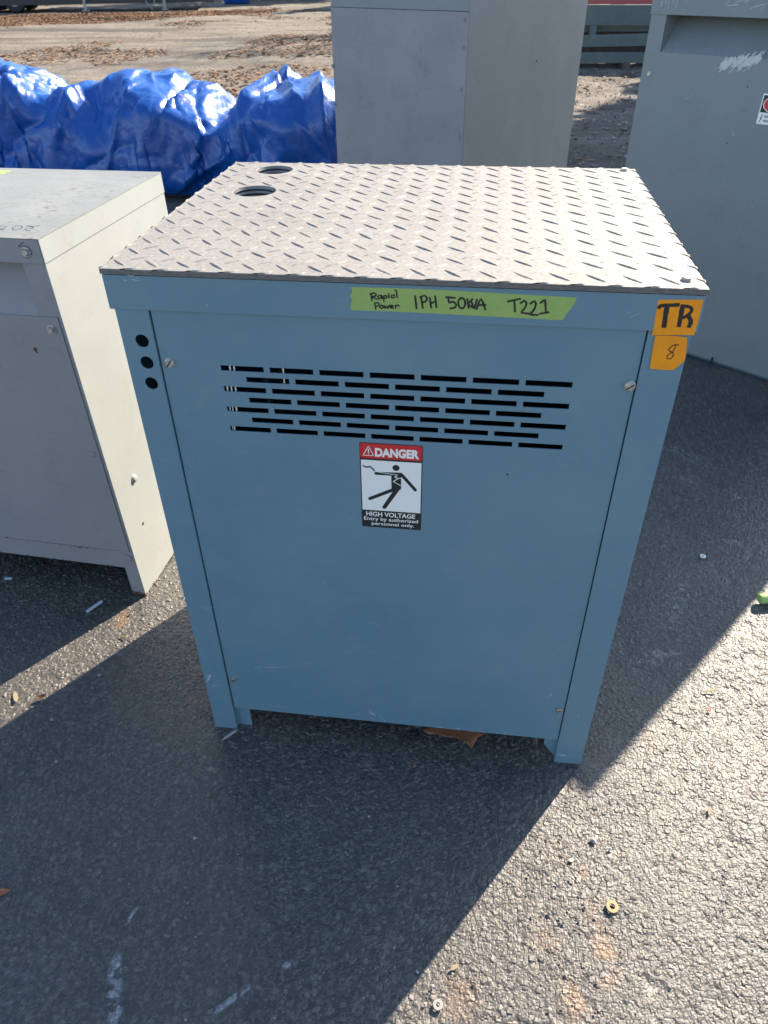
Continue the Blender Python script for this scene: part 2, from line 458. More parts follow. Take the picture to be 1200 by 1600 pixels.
TAPE= [(-0.0594, 1.1259), (-0.0067, 1.1266), (0.0595, 1.1266), (0.125, 1.1253), (0.1897, 1.1238), (0.2715, 1.1223), (0.2702, 1.1169), (0.2652, 1.1054), (0.2598, 1.0981), (0.2579, 1.0912), (0.2549, 1.0873), (0.1753, 1.0884), (0.0849, 1.0897), (0.0084, 1.0904), (-0.0608, 1.0901), (-0.0621, 1.0971), (-0.0587, 1.1051), (-0.0615, 1.1128), (-0.0575, 1.1192)]
TRO= [(0.3863, 1.1233), (0.4463, 1.126), (0.4469, 1.1129), (0.447, 1.0995), (0.4467, 1.084), (0.4467, 1.0727), (0.4172, 1.0714), (0.3866, 1.0697), (0.3874, 1.0814), (0.386, 1.097), (0.3855, 1.1123), (0.385, 1.1209)]
T8O= [(0.3926, 1.0692), (0.4211, 1.07), (0.438, 1.0678), (0.4403, 1.0559), (0.442, 1.0407), (0.4427, 1.0314), (0.4384, 1.026), (0.4341, 1.0205), (0.4296, 1.0155), (0.4185, 1.0149), (0.3947, 1.0161), (0.3942, 1.0279), (0.3928, 1.0485), (0.3924, 1.0637)]
TRS= [([(0.3882, 1.112), (0.3907, 1.1149), (0.4011, 1.116), (0.4142, 1.1171)], 0.005477651183172656), ([(0.399, 1.1138), (0.3998, 1.1014), (0.4013, 1.084)], 0.007230499561787905), ([(0.4201, 1.1161), (0.4211, 1.1023), (0.4217, 1.0859)], 0.00635407537248028), ([(0.4204, 1.1152), (0.4269, 1.1154), (0.4327, 1.1133), (0.4342, 1.1086), (0.4307, 1.1027), (0.4255, 1.0986)], 0.004601226993865031), ([(0.431, 1.1018), (0.4361, 1.0952), (0.437, 1.0914), (0.4361, 1.0855)], 0.0061349693251533735)]
S8= [(0.4284, 1.0558), (0.4241, 1.0566), (0.4193, 1.0539), (0.4158, 1.0486), (0.4173, 1.0461), (0.4224, 1.0438), (0.4244, 1.0408), (0.4226, 1.0345), (0.4182, 1.0333), (0.4159, 1.0352), (0.4164, 1.0394), (0.4215, 1.0438), (0.4238, 1.05), (0.424, 1.0551)]
LBW= [[(-0.0511, 0.0921), (-0.0595, 0.083), (-0.0791, 0.0841), (-0.0569, 0.0759), (-0.0553, 0.0704), (-0.0676, 0.0632), (-0.0617, 0.0527), (-0.0482, 0.0505)], [(-0.0856, 0.0772), (-0.0822, 0.0709), (-0.0806, 0.0639), (-0.0811, 0.0576), (-0.0836, 0.0532), (-0.0875, 0.0516), (-0.0922, 0.053), (-0.0966, 0.0572), (-0.1, 0.0634), (-0.1017, 0.0704), (-0.1012, 0.0768), (-0.0988, 0.0813), (-0.0948, 0.083), (-0.0901, 0.0815), (-0.0856, 0.0772)], [(-0.1241, 0.0775), (-0.1197, 0.0512), (-0.1302, 0.0556), (-0.1375, 0.0747), (-0.1311, 0.0766)], [(-0.1267, 0.056), (-0.1119, 0.0466)]]
LBM= [[(-0.0335, 1.0414), (-0.0461, 1.0345), (-0.0495, 1.0303)], [(-0.0499, 1.0303), (-0.0397, 1.0331), (-0.0289, 1.0327), (-0.0226, 1.025), (-0.0233, 1.0168), (-0.03, 1.0092), (-0.0399, 1.0072)]]

# ---------------------------------------------------------------- the ground
def steps(a, b, d0, grow, dmax):
    out = [a]; d = d0
    while out[-1] < b:
        out.append(out[-1] + d); d = min(d * grow, dmax)
    return out

def make_asphalt():
    mid = list(np.arange(-1.36, 1.46, .0025))
    xs = sorted([-1.36 - (t - 0) for t in steps(0, 12, .006, 1.12, 1.2)[1:]]) + mid + [1.46 + t for t in steps(0, 11, .006, 1.12, 1.2)[1:]]
    ylo = sorted([-.74 - t for t in steps(0, 12, .006, 1.12, 1.2)[1:]])
    ym = list(np.arange(-.74, .50, .0025)); ym += steps(.50, 2.9, .0028, 1.010, .014)
    ys = ylo + ym + [ym[-1] + t for t in steps(0, 1.75, .02, 1.1, .1)[1:]]
    xs = np.array(xs); ys = np.array(ys)
    X, Y = np.meshgrid(xs, ys)
    # warp a little so that the far rim is ragged
    Yw = Y + np.where(Y > 3.5, (Y - 3.5) * .25 * (fbm(X, Y * 0, .9) - .5) * 2, 0)
    near = np.clip(1 - np.maximum(np.abs(X - .05) - 1.36, 0) / .3, 0, 1) * np.clip(1 - np.maximum(Y - 2.6, 0) / .5, 0, 1) * np.clip(1 - np.maximum(-.72 - Y, 0) / .2, 0, 1)
    wx = X + .004 * (vnoise(X, Y, .02) - .5); wy = Y + .004 * (vnoise(X + 5, Y, .02) - .5)
    a1, a2, ar, ax, ay = cells(wx, wy, .0100); b1, b2, br, bx_, by_ = cells(wx + 3, wy + 1, .0058)
    hz = lambda r, k: _rt[k][(r * 255).astype(int), (r * 9973 % 256).astype(int)] - .5
    ha = np.clip((a2 - a1) * 4.5, 0, 1) * np.where(ar > .45, (.0005 + .0021 * ((ar - .45) / .55) ** 1.6) + (ax * hz(ar, 0) + ay * hz(ar, 1)) * .0026, 0)
    hb = np.clip((b2 - b1) * 4.0, 0, 1) * (.0002 + .0012 * br ** 1.5 + (bx_ * hz(br, 1) + by_ * hz(br, 2)) * .0013)
    ha = np.maximum(ha, 0); hb = np.maximum(hb, 0)
    h = np.maximum(ha, hb)
    big = (fbm(X, Y, .25) - .5) * .006
    pit = np.clip((fbm(X + 40, Y, .05, 3) - .66) * 6, 0, 1) * .0025
    Z = near * (h + big - pit)
    Z = Z - .0030 * near
    stone = np.maximum(np.where(ha > hb, np.clip(ha / .0012, 0, 1), 0), np.clip(hb / .0009, 0, 1) * .8)
    rv = np.where(ha > hb, _rt[3][(ar * 255).astype(int), 7], _rt[3][(br * 255).astype(int), 19])
    tone = stone * (.14 + .66 * rv ** 2.3)
    tone = np.where(near > .02, tone, .28 + .1 * (fbm(X, Y, .5) - .5))
    n = fbm(X + 9, Y + 4, .035, 4)
    rust = 0 * X
    for (cx, cy, r, a) in [(.376, -.223, .022, .8), (.45, -.352, .035, .65), (.455, -.42, .035, .75), (.40, -.49, .035, .6), (.43, -.25, .014, .6), (-.823, .337, .03, .75), (.777, .199, .009, 0), (.18, -.50, .05, .35), (.62, .10, .03, .2), (.35, -.43, .05, .3)]:
        rust = np.maximum(rust, a * np.clip(1.4 - np.hypot((X - cx) * 1.3, (Y - cy) * .8) / r, 0, 1) * np.clip((n - .38) * 5, 0, 1))
    chalk = 0 * X
    def seg(x0, y0, x1, y1, w, a, thr):
        t = np.clip(((X - x0) * (x1 - x0) + (Y - y0) * (y1 - y0)) / ((x1 - x0) ** 2 + (y1 - y0) ** 2), 0, 1)
        d = np.hypot(X - x0 - t * (x1 - x0), Y - y0 - t * (y1 - y0))
        m = fbm(X * 3 + 9, Y * 3, .03, 3)
        return a * np.clip(1.5 - d / w, 0, 1) * np.clip((m - thr) * 6, 0, 1)
    for s in [(-.462, -.555, -.425, -.64, .010, .75, .42), (-.470, -.535, -.462, -.56, .009, .9, .38), (-.262, -.60, -.206, -.548, .005, .8, .40), (-.476, -.469, -.467, -.428, .0028, .55, .35),
              (-.146, -.503, -.141, -.502, .005, .9, .2), (.74, .50, .80, .66, .018, .35, .5), (.62, .33, .72, .40, .02, .3, .5), (.90, 1.25, 1.1, 1.15, .02, .25, .5), (.52, .9, .6, .75, .004, .3, .4),
              (-.44, -.10, -.40, -.13, .016, .25, .45), (1.0, .9, 1.12, .84, .014, .3, .5), (-.30, -.35, -.18, -.3, .006, .2, .5), (.86, 1.5, 1.02, 1.35, .03, .22, .5)]:
        chalk = np.maximum(chalk, seg(*s))
    red = np.clip(1.4 - np.hypot(X - .777, Y - .199) / .008, 0, 1) * .9
    P = np.stack([X, Yw, Z], -1)
    o = grid_obj('asphalt_pavement', None, None, None, M_ASPHALT, {'tone': tone, 'rust': rust, 'chalk': chalk}, P=P, smooth=False)
    return tag(o, kind='structure')
make_asphalt()

def make_yard():
    xs = np.array(sorted([-t for t in steps(0, 420, .10, 1.006, 8)]) + steps(0.1, 420, .10, 1.010, 8))
    ys = np.array([-400, -200, -100, -50, -25, -14, -8, 0] + steps(4.0, 420, .07, 1.008, 8))
    X, Y = np.meshgrid(xs, ys)
    far = np.clip((Y - 4.6) / 1.5, 0, 1) * np.clip(1 - (Y - 45) / 30, 0, 1) * np.clip(1 - (np.abs(X) - 30) / 20, 0, 1)
    rut = (vnoise(X * .12, Y, .55) - .5) * .06 + (fbm(X * .3, Y, 1.4) - .5) * .10
    small = (fbm(X, Y, .16, 3) - .5) * .05
    Z = -.022 + far * (rut + small)
    dark = np.clip((fbm(X * .25 + 3, Y + 8, 1.6, 4) - .55) * 5 + .15, 0, 1)  # dark patches and bands, deepened to paint tree shadow into the ground
    dark = np.maximum(dark, np.clip((fbm(X + 3, Y + 8, .5, 4) - .56) * 6, 0, 1) * np.clip((X + 4) / 3, 0, 1))
    dark = dark * np.clip((Y - 3) / 3, 0, 1)
    o = grid_obj('gravel_ground', xs, ys, Z, M_YARD, {'dark': dark})
    tag(o, kind='structure')
    return X, Y, Z
YX, YY, YZ = make_yard()

def scatter_faces(name, pts, size, mat, kind, seed=1, zfun=None, folded=True):
    rs = np.random.RandomState(seed)
    n = len(pts)
    s = size * rs.uniform(.6, 1.3, n)
    a = rs.uniform(0, 2 * np.pi, n); up = rs.uniform(.1, .45, n) * s
    asp = rs.uniform(.45, .8, n)
    c, d = np.cos(a), np.sin(a)
    v = np.zeros((n, 6, 3))
    loc = [(-1, 0, .2), (-.3, .9, 1), (.5, .7, .6), (1, 0, .1), (.4, -.8, .9), (-.4, -.8, .5)]
    tilt = rs.uniform(-.5, .5, (n, 2))
    for k, (x, y, z) in enumerate(loc):
        x2 = x * s * .5 * rs.uniform(.75, 1.2, n); y2 = y * s * asp * .5 * rs.uniform(.75, 1.2, n)
        v[:, k, 0] = pts[:, 0] + x2 * c - y2 * d; v[:, k, 1] = pts[:, 1] + x2 * d + y2 * c
        v[:, k, 2] = pts[:, 2] + .003 + z * up * (.5 if folded else .1) + np.abs(tilt[:, 0] * x2) * .6 + np.abs(tilt[:, 1]) * y2 * .4 * (1 if folded else 0)
    v[:, :, 2] = np.maximum(v[:, :, 2], pts[:, 2][:, None] + .001)
    f = np.concatenate([np.arange(n)[:, None] * 6 + np.array([0, 3, 2, 1])[None], np.arange(n)[:, None] * 6 + np.array([0, 5, 4, 3])[None]])
    me = bpy.data.meshes.new(name)
    me.vertices.add(n * 6); me.vertices.foreach_set('co', v.reshape(-1).astype(np.float32))
    me.loops.add(f.size); me.loops.foreach_set('vertex_index', f.reshape(-1).astype(np.int32))
    me.polygons.add(len(f)); me.polygons.foreach_set('loop_start', np.arange(0, f.size, 4, dtype=np.int32))
    at = me.attributes.new('tone', 'FLOAT', 'POINT'); at.data.foreach_set('value', np.repeat(rs.rand(n), 6).astype(np.float32))
    me.update(calc_edges=True); me.materials.append(mat)
    return tag(link(bpy.data.objects.new(name, me)), kind=kind)

def yz(x, y):
    ix = np.clip(np.searchsorted(YX[0], x), 0, YX.shape[1] - 1); iy = np.clip(np.searchsorted(YY[:, 0], y), 0, YX.shape[0] - 1)
    return YZ[iy, ix]

def make_leaves():
    rs = np.random.RandomState(5); P = []
    n = 46000
    t = rs.rand(n); s = rs.rand(n)                                # the drift along the far edge
    bx = -20 + 11.5 * t; top = 28.5 + (bx + 20) * .30; wid = 8.5 * (1 - t) ** .8 + 1.3
    P.append(np.stack([bx + rs.normal(0, .3, n), top - s * wid + rs.normal(0, .25, n)], 1))
    m = 30000
    x = rs.uniform(-10, -1, m); y = rs.uniform(9, 33, m)
    keep = fbm(x, y, 1.8, 3) > (.56 - .13 * (x > -5.5))
    P.append(np.stack([x, y], 1)[keep])
    x = rs.uniform(-9, 4, 500); y = rs.uniform(6, 30, 500); P.append(np.stack([x, y], 1))
    x = rs.uniform(.6, 3.4, 420); y = rs.uniform(5.2, 16, 420); P.append(np.stack([x, y], 1))
    P = np.concatenate(P); P = np.c_[P, yz(P[:, 0], P[:, 1])]
    o = scatter_faces('fallen_leaves', P, .088, M_LEAF, 'stuff', 2)
    tag(o, 'drift of dry tan and brown leaves lying across the gravel yard', 'leaves')
make_leaves()

def make_stones(name, label, pts, size, seed):
    rs = np.random.RandomState(seed); V = []; F = []; T = []
    base = np.array([(0, 0, 1), (.9, 0, .2), (.3, .85, .25), (-.75, .5, .2), (-.7, -.55, .25), (.3, -.85, .2), (0, 0, -.5)])
    fb = [(0, 1, 2), (0, 2, 3), (0, 3, 4), (0, 4, 5), (0, 5, 1), (6, 2, 1), (6, 3, 2), (6, 4, 3), (6, 5, 4), (6, 1, 5)]
    for i, p in enumerate(pts):
        s = size * rs.lognormal(0, .35); a = rs.uniform(0, 6.28); ca, sa = math.cos(a), math.sin(a)
        b = base * rs.uniform(.7, 1.2, base.shape) * (s, s * rs.uniform(.6, 1), s * rs.uniform(.45, .8))
        b = np.c_[b[:, 0] * ca - b[:, 1] * sa, b[:, 0] * sa + b[:, 1] * ca, b[:, 2]] + p
        V += b.tolist(); F += [tuple(q + 7 * i for q in f) for f in fb]; T += [rs.rand() ** 1.3] * 7
    me = bpy.data.meshes.new(name); me.from_pydata(V, [], F)
    at = me.attributes.new('tone', 'FLOAT', 'POINT'); at.data.foreach_set('value', np.array(T, dtype=np.float32))
    me.materials.append(M_STONE)
    return tag(link(bpy.data.objects.new(name, me)), label, 'gravel', kind='stuff')

rs = np.random.RandomState(8)
pp = np.stack([rs.uniform(-1.3, 1.4, 520), rs.uniform(-.7, 2.4, 520), np.full(520, .0012)], 1)
pc = np.stack([rs.normal(.40, .045, 60), rs.normal(-.33, .10, 60), np.full(60, .0015)], 1)
pc2 = np.stack([rs.normal(.16, .04, 16), rs.normal(-.50, .03, 16), np.full(16, .0015)], 1)
make_stones('loose_pebbles', 'loose grit and small pebbles strewn over the asphalt', np.concatenate([pp, pc, pc2]), .0036, 3)
gx = rs.uniform(.3, 4.5, 3200); gy = 4.7 + 9 * rs.rand(3200) ** 1.4
make_stones('yard_stones', 'loose grey stones on the gravel between the tall cabinets', np.stack([gx, gy, yz(gx, gy) + .004], 1), .016, 4)

# ---------------------------------------------------------------- the blue transformer cabinet in the middle
T = empty('transformer_cabinet', 'blue steel transformer cabinet with a tread plate top and danger label', 'transformer')
HX = .450; PT = 1.1413; PB = 1.1325; DEP = .7324

# lid: a folded tray with a sheet top
HOLES = [(-.337, .477, .0435), (-.342, .6635, .0400)]
LT = PB - .0012; LB_ = 1.0765
mb = MB()
mb.box(-HX, HX, 0, .0022, LB_, LT).box(-HX, HX, DEP - .0022, DEP, LB_, LT)
mb.box(-HX, -HX + .0022, .0022, DEP - .0022, LB_, LT).box(HX - .0022, HX, .0022, DEP - .0022, LB_, LT)
lid = mb.build('lid', M_BLUE, T, .0006)
sheet('lid_top', rect(-HX + .0024, HX - .0024, .0024, DEP - .0024), [circ(x, y, r + .002) for x, y, r in HOLES], .002, M_BLUE, lid, 'xy', LT - .0006)

plate = sheet('tread_plate', rect(-HX - .0012, HX + .0012, -.0015, DEP + .001), [circ(x, y, r, 40) for x, y, r in HOLES], PT - PB, M_ALU, T, 'xy', PT, .0008)
plate['label'] = 'bare aluminium tread plate with two round holes'
# the saw-cut front edge of the plate, a hair proud, keeps the grey cut look
MB().box(-HX - .001, HX + .001, -.0021, -.0013, PB + .0006, PT - .0012).build('cut_edge', M_ALUEDGE, plate)

# raised bars of the tread: one lens-shaped mesh per direction, shared
def bar_mesh(name, sgn, clip=None):
    L, Wd, Hh = .0236, .0039, .0019
    ts = [-1, -.62, -.2, .2, .62, 1]
    vs = []; d = Vector((1, sgn)).normalized(); n = Vector((-d.y, d.x))
    for t in ts:
        w = Wd * (1 - abs(t) ** 2.2) + .0004; h = Hh * (1 - abs(t) ** 2.6) + .0001
        for s, hh in ((-1, 0), (-.45, h), (.45, h), (1, 0)):
            p = d * (t * L) + n * (s * w)
            vs.append([p.x, p.y, hh - .0002])
    fs = []
    for i in range(len(ts) - 1):
        for k in range(3): fs.append((i * 4 + k, (i + 1) * 4 + k, (i + 1) * 4 + k + 1, i * 4 + k + 1))
    if clip:
        cx, cy = clip
        for v in vs:
            v[0] = min(max(v[0], -HX - .0012 - cx), HX + .0012 - cx); v[1] = min(max(v[1], -.0018 - cy), DEP + .001 - cy)
    me = bpy.data.meshes.new(name); me.from_pydata(vs, [], fs); me.materials.append(M_ALU)
    bm = bmesh.new(); bm.from_mesh(me); bmesh.ops.recalc_face_normals(bm, faces=bm.faces)
    for f in bm.faces:
        if f.normal.z < 0: f.normal_flip()
        f.smooth = True
    bm.to_mesh(me); bm.free()
    return me
BA, BB = bar_mesh('tread_bar', -1), bar_mesh('tread_bar', 1)
bars = []
px_, py_ = .05205, .0563
for i in range(-1, 19):
    for j in range(-1, 15):
        for s, ox, oy, me in ((-1, .4030, .0275, BA), (1, .4030 - px_ / 2, .0275 + py_ * .47, BB)):
            x = ox - px_ * i + .0006 * math.sin(i * 3.1 + j); y = oy + py_ * j
            if not (-HX - .008 < x < HX + .008 and -.008 < y < DEP + .008): continue
            if any(math.hypot(x - hx, y - hy) < r + .014 for hx, hy, r in HOLES): continue
            edge = abs(x) > HX - .018 or y < .018 or y > DEP - .018
            bars.append((y, x, me, s, edge))
bars.sort()
rest = MB()
for k, (y, x, me, s, edge) in enumerate(bars):
    m = bar_mesh('tread_bar', s, (x, y)) if edge else me
    if k < 296:
        b = bpy.data.objects.new('tread_bar', m); link(b, plate); b.location = (x, y, PT - .0002 * math.sin(k * 7.3) ** 4)
        if not edge: b.rotation_euler = (0, 0, .05 * math.sin(k * 12.7)); b.scale = (1 + .06 * math.sin(k * 5.1), 1 + .06 * math.cos(k * 3.3), .85 + .3 * abs(math.sin(k * 2.3)))
    else:
        rest.add([(v.co.x + x, v.co.y + y, v.co.z + PT) for v in m.vertices], [tuple(p.vertices) for p in m.polygons])
tag(rest.build('tread_pattern', M_ALU, plate), kind='stuff')

def hexbolt(parent, x, y, z, nrm, r=.0075, h=.006, washer=0, slot=True, name='bolt', mat=M_ZINC, round_=False):
    M = Matrix.Translation((x, y, z)) @ Vector(nrm).to_track_quat('Z', 'Y').to_matrix().to_4x4() @ Matrix.Rotation(random.Random(x * 91 + z * 7).uniform(0, 1.5), 4, 'Z')
    mb = MB()
    if washer: mb.lathe([(washer, 0), (washer, .0016)], 22, M)
    z0 = .0012 if washer else 0
    if round_: mb.lathe([(r, z0), (r * .96, z0 + h * .35), (r * .75, z0 + h * .8), (r * .35, z0 + h)], 16, M)
    else: mb.lathe([(r * 1.16, z0), (r * 1.16, z0 + .0014), (r * .98, z0 + .0016), (r * .98, z0 + h * .85), (r * .86, z0 + h)], 6 if not slot else 12, M)
    o = mb.build(name, mat, parent, smooth=True)
    if slot:
        MB().box(-r * .95, r * .95, -r * .14, r * .14, z0 + h - .0008, z0 + h + .00015, M).build('slot', M_DARK, o)
    return o
hexbolt(plate, .427, .0335, PT, (0, 0, 1), .0082, .0048, slot=False)
hexbolt(plate, .4265, .716, PT, (0, 0, 1), .0082, .0048, slot=False)

# threaded collars hanging in the two holes
for x, y, r in HOLES:
    prof = []
    for k in range(9): prof.append((r - .0012 - (.0016 if k % 2 else 0), PT - .0014 - k * .0042))
    M = Matrix.Translation((x, y, 0))
    mb = MB(); mb.lathe([(r + .003, PB - .0005)] + prof[::1] + [(r + .003, PT - .036)], 36, M, cap=False)
    mb.build('hole_collar', flat('collar_steel', (.20, .19, .185), .38, .8), plate, smooth=True)
# bright burrs beside the rims
mb = MB(); rr = random.Random(4)
for x, y, r in HOLES:
    for k in range(26):
        a = math.pi + rr.uniform(-.55, .45); q = r + rr.uniform(.0, .012); l = rr.uniform(.002, .006)
        cx, cy = x + q * math.cos(a), y + q * math.sin(a)
        mb.add([(cx, cy, PT + .0002), (cx + l, cy + rr.uniform(-.001, .001), PT + .001), (cx + l * .5, cy + rr.uniform(.0008, .0016), PT + .0004)], [(0, 1, 2)])
tag(mb.build('metal_burrs', M_ALU_BRIGHT, plate), kind='stuff')

# corner posts: a folded angle with a return behind the panel
OX = .4435; PF = .0028
def post(sx, front=True):
    yo = PF if front else DEP - PF - .002
    s = 1 if front else -1
    hl = [circ(-.4095, z, .0112) for z in (1.0225, .984, .946)] if (sx < 0 and front) else []
    IX = .3882 if sx < 0 else .3822
    a, b = sorted((sx * OX, sx * IX))
    ol = rect(a, b, 0, 1.128)
    p = sheet('corner_post', ol, hl, .0022, M_BLUE, T, 'xz', yo, .0004)
    mb = MB()
    y0, y1 = sorted((yo + s * .0022, yo + s * .058))
    x0, x1 = sorted((sx * OX, sx * (OX - .0022)))
    mb.box(x0, x1, y0, y1, 0, 1.128)                       # side flange
    x0, x1 = sorted((sx * IX, sx * (IX + .0022))); y0, y1 = sorted((yo + s * .0022, yo + s * .018))
    mb.box(x0, x1, y0, y1, 0, 1.128)                       # return
    mb.build('post_flange', M_BLUE, p, .0005)
    # inner tab; one of them is cut off at a slant
    i0, i1 = sorted((sx * (IX + .0022), sx * .354))
    z0 = .0
    if sx > 0: ol = [(i0, .045), (i1, .0), (i1, .2), (i0, .2)]
    else: ol = rect(i0, i1, .0, .2)
    if front: sheet('foot_gusset', ol, [], .0022, M_BLUE, p, 'xz', yo + .0155)
    return p
for sx in (-1, 1):
    for fr in (True, False): post(sx, fr)

# front panel with seven staggered rows of slots
slots = []
for r in range(7):
    zt = .9842 - .0192 * r
    n, x0 = (7, -.2845) if r % 2 == 0 else (6, -.2432)
    for k in range(n):
        a = x0 + .08295 * k
        slots.append(rect(a, a + .0728, zt - .0098, zt))
panel = sheet('front_panel', rect(-.3858, .3802, .0795, 1.12), slots + [circ(.201, .803, .0018, 8)], .0030, M_BLUE, T, 'xz', .0062, .0004)
# rolled lip along the lower edge and dark gaps beside the panel
MB().box(-.384, .378, .0086, .022, .0795, .0815).build('panel_lip', M_BLUE, panel, .0004)
for x, z in [(-.371, .9844), (.3728, .983), (-.3721, .1858), (.3703, .1877)]:
    hexbolt(panel, x, .0062, z, (0, -1, 0), .0078 if z > .5 else .0064, .0048, name='slotted_screw')

# other walls, floor rail and what sits inside
def wall(name, *b): return MB().box(*b).build(name, M_BLUE, T, .0004)
wall('side_panel', OX - .0046, OX - .0026, .01, DEP - .01, .08, 1.12)
wall('side_panel', -OX + .0026, -OX + .0046, .01, DEP - .01, .08, 1.12)
wall('back_panel', -.386, .386, DEP - .009, DEP - .0066, .08, 1.12)
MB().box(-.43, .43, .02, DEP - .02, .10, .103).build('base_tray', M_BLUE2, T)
M_CORE = flat('core_steel', (.03, .028, .027), .6, .4)
for z0, z1 in ((.14, .24), (.62, .74)): MB().box(-.30, .30, .28, .42, z0, z1).build('core_yoke', M_CORE, T, .004)
for cx in (-.18, .18):
    MB().lathe([(.12, .25), (.135, .26), (.135, .60), (.12, .61)], 28, Matrix.Translation((cx, .35, 0))).build('winding', M_COPPER, T, smooth=True)
# added bright strips imitating light streaks inside the first slots
strips = [(-.2712, -.2685, .9842, .9744), (-.2640, -.2615, .9815, .9744), (-.281, -.2785, .9460, .936), (-.2739, -.2714, .9460, .936), (-.2667, -.2642, .9460, .936),
          (-.2815, -.2797, .9072, .8975), (-.2768, -.2748, .9072, .8975), (-.2707, -.2680, .9072, .8975), (-.2820, -.2808, .8690, .859), (-.2790, -.2768, .8690, .859)]
for x0, x1, z1, z0 in strips:
    MB().box(x0, x1, .0096, .0102, z0 - .001, z1 + .001).build('light_streak', M_ALU_BRIGHT, T)

# danger label: black backing, red header, white picture field, print
def quadmap(X, Y):
    """label drawing coordinates (0..1, 0..1 from top left) to the panel"""
    return (-.0567 + X * .1103, .8516 - Y * .1845)
def zoomuv(px, py):
    s, t = .5, .5
    for _ in range(8):
        tx = 252 + 23 * t; s = (px - tx) / (598 - 48 * t)
        ty = 178 + 34 * s; t = (py - ty) / (787 + 4 * s)
    return quadmap(s, t)
LY = .0062
def rrect(x0, x1, y0, y1, r, n=4):
    out = []
    for cx, cy, a0 in ((x1 - r, y1 - r, 0), (x0 + r, y1 - r, 90), (x0 + r, y0 + r, 180), (x1 - r, y0 + r, 270)):
        for k in range(n + 1):
            a = R(a0 + 90 * k / n); out.append((cx + r * math.cos(a), cy + r * math.sin(a)))
    return out
x0, z1 = quadmap(0, 0); x1, z0 = quadmap(1, 1)
lab = MB().prism(rrect(x0, x1, z0, z1, .003), LY - .0004, LY - .00002).build('danger_label', M_BLACK, panel)
lab['label'] = 'danger high voltage label with a red header'
MB().prism(rrect(x0 + .0014, x1 - .0014, z1 - .0315, z1 - .0014, .002), LY - .0006, LY - .0003).build('red_header', M_RED, lab)
MB().prism(rect(x0 + .0018, x1 - .0018, quadmap(0, .785)[1], quadmap(0, .192)[1]), LY - .0006, LY - .0003).build('picture_field', M_WHITE, lab)

def text(name, body, mat, parent, x0, x1, z0, z1, y, bold=.0, M=None):
    cu = bpy.data.curves.new(name, 'FONT'); cu.body = body; cu.offset = bold; cu.resolution_u = 3
    t = bpy.data.objects.new('tmp', cu); col.objects.link(t)
    dg = bpy.context.evaluated_depsgraph_get()
    me = bpy.data.meshes.new_from_object(t.evaluated_get(dg)); bpy.data.objects.remove(t); bpy.data.curves.remove(cu)
    vs = np.array([v.co[:] for v in me.vertices]); lo = vs.min(0); hi = vs.max(0)
    for v in me.vertices:
        a = (v.co.x - lo[0]) / (hi[0] - lo[0]); b = (v.co.y - lo[1]) / (hi[1] - lo[1])
        p = Vector((x0 + a * (x1 - x0), y, z0 + b * (z1 - z0)))
        v.co = M @ p if M is not None else p
    me.materials.clear(); me.materials.append(mat); me.name = name
    return link(bpy.data.objects.new(name, me), parent)
def ltext(body, x0p, y0p, x1p, y1p, bold):
    """box given in drawing pixels: left, top, right, bottom"""
    a = zoomuv(x0p, y1p - 0); b = zoomuv(x1p, y0p)
    text('lettering', body, M_WHITE, lab, a[0], b[0], a[1], b[1], LY - .0008, bold)
ltext('DANGER', 402, 262, 812, 290 + 0, .045) if False else None
def ltext2(body, xl, xr, top, bot, bold):
    text('lettering', body, M_WHITE, lab, quadmap(xl, 0)[0], quadmap(xr, 0)[0], quadmap(0, bot)[1], quadmap(0, top)[1], LY - .0008, bold)
ltext2('DANGER', .245, .945, .050, .150, .050)
ltext2('HIGH VOLTAGE', .075, .90, .803, .860, .022)
ltext2('Entry by authorized', .035, .95, .870, .927, .012)
ltext2('personnel only.', .165, .885, .930, .982, .012)

# warning triangle
mb = MB()
tri = [(.145, .035), (.055, .140), (.225, .140)]
for i in range(3):
    ribbon(mb, [quadmap(*tri[i]), quadmap(*tri[(i + 1) % 3])], .0013, LY - .0008)
ribbon(mb, [quadmap(.143, .068), quadmap(.142, .108)], .0020, LY - .0009)
mb.prism(circ(*quadmap(.142, .124), .0010, 8), LY - .0009, LY - .0008)
mb.build('warning_triangle', M_WHITE, lab)
# falling figure
fig = MB(); U = .0978 / 598
def cap(pts, w0, w1=None):
    w1 = w1 or w0
    p = [Vector(zoomuv(*q)) for q in pts]; W = [w0 * U * 1.13, w1 * U * 1.13]
    for i in range(len(p) - 1):
        d = (p[i + 1] - p[i]).normalized(); n = Vector((-d.y, d.x))
        q = [p[i] + n * W[0] / 2, p[i] - n * W[0] / 2, p[i + 1] - n * W[1] / 2, p[i + 1] + n * W[1] / 2]
        yy = LY - .0008 - .00001 * len(fig.v) / 40
        fig.prism([(v.x, v.y) for v in q], yy, yy + .0001)
        fig.prism(circ(p[i].x, p[i].y, W[0] / 2, 14), yy - .00002, yy + .0001); fig.prism(circ(p[i + 1].x, p[i + 1].y, W[1] / 2, 14), yy - .00003, yy + .0001)
hx = zoomuv(597, 405); fig.prism(circ(hx[0], hx[1], 34 * U * 1.13, 22), LY - .0008, LY - .0007)
cap([(410, 454), (640, 464)], 34, 40); cap([(648, 466), (776, 608)], 33, 33); cap([(600, 594), (350, 690)], 38, 36); cap([(610, 596), (485, 774)], 48, 40)
body = [zoomuv(*q) for q in [(552, 470), (650, 452), (664, 470), (645, 500), (644, 600), (600, 622), (553, 592)]]
fig.prism([(a, b) for a, b in body][::-1], LY - .00085, LY - .0007)
mbp = [(288, 385), (315, 397), (350, 393), (375, 408), (392, 430)]
for i in range(4): cap([mbp[i], mbp[i + 1]], 15, 15)
fig.build('falling_figure', M_BLACK, lab)
mb = MB()
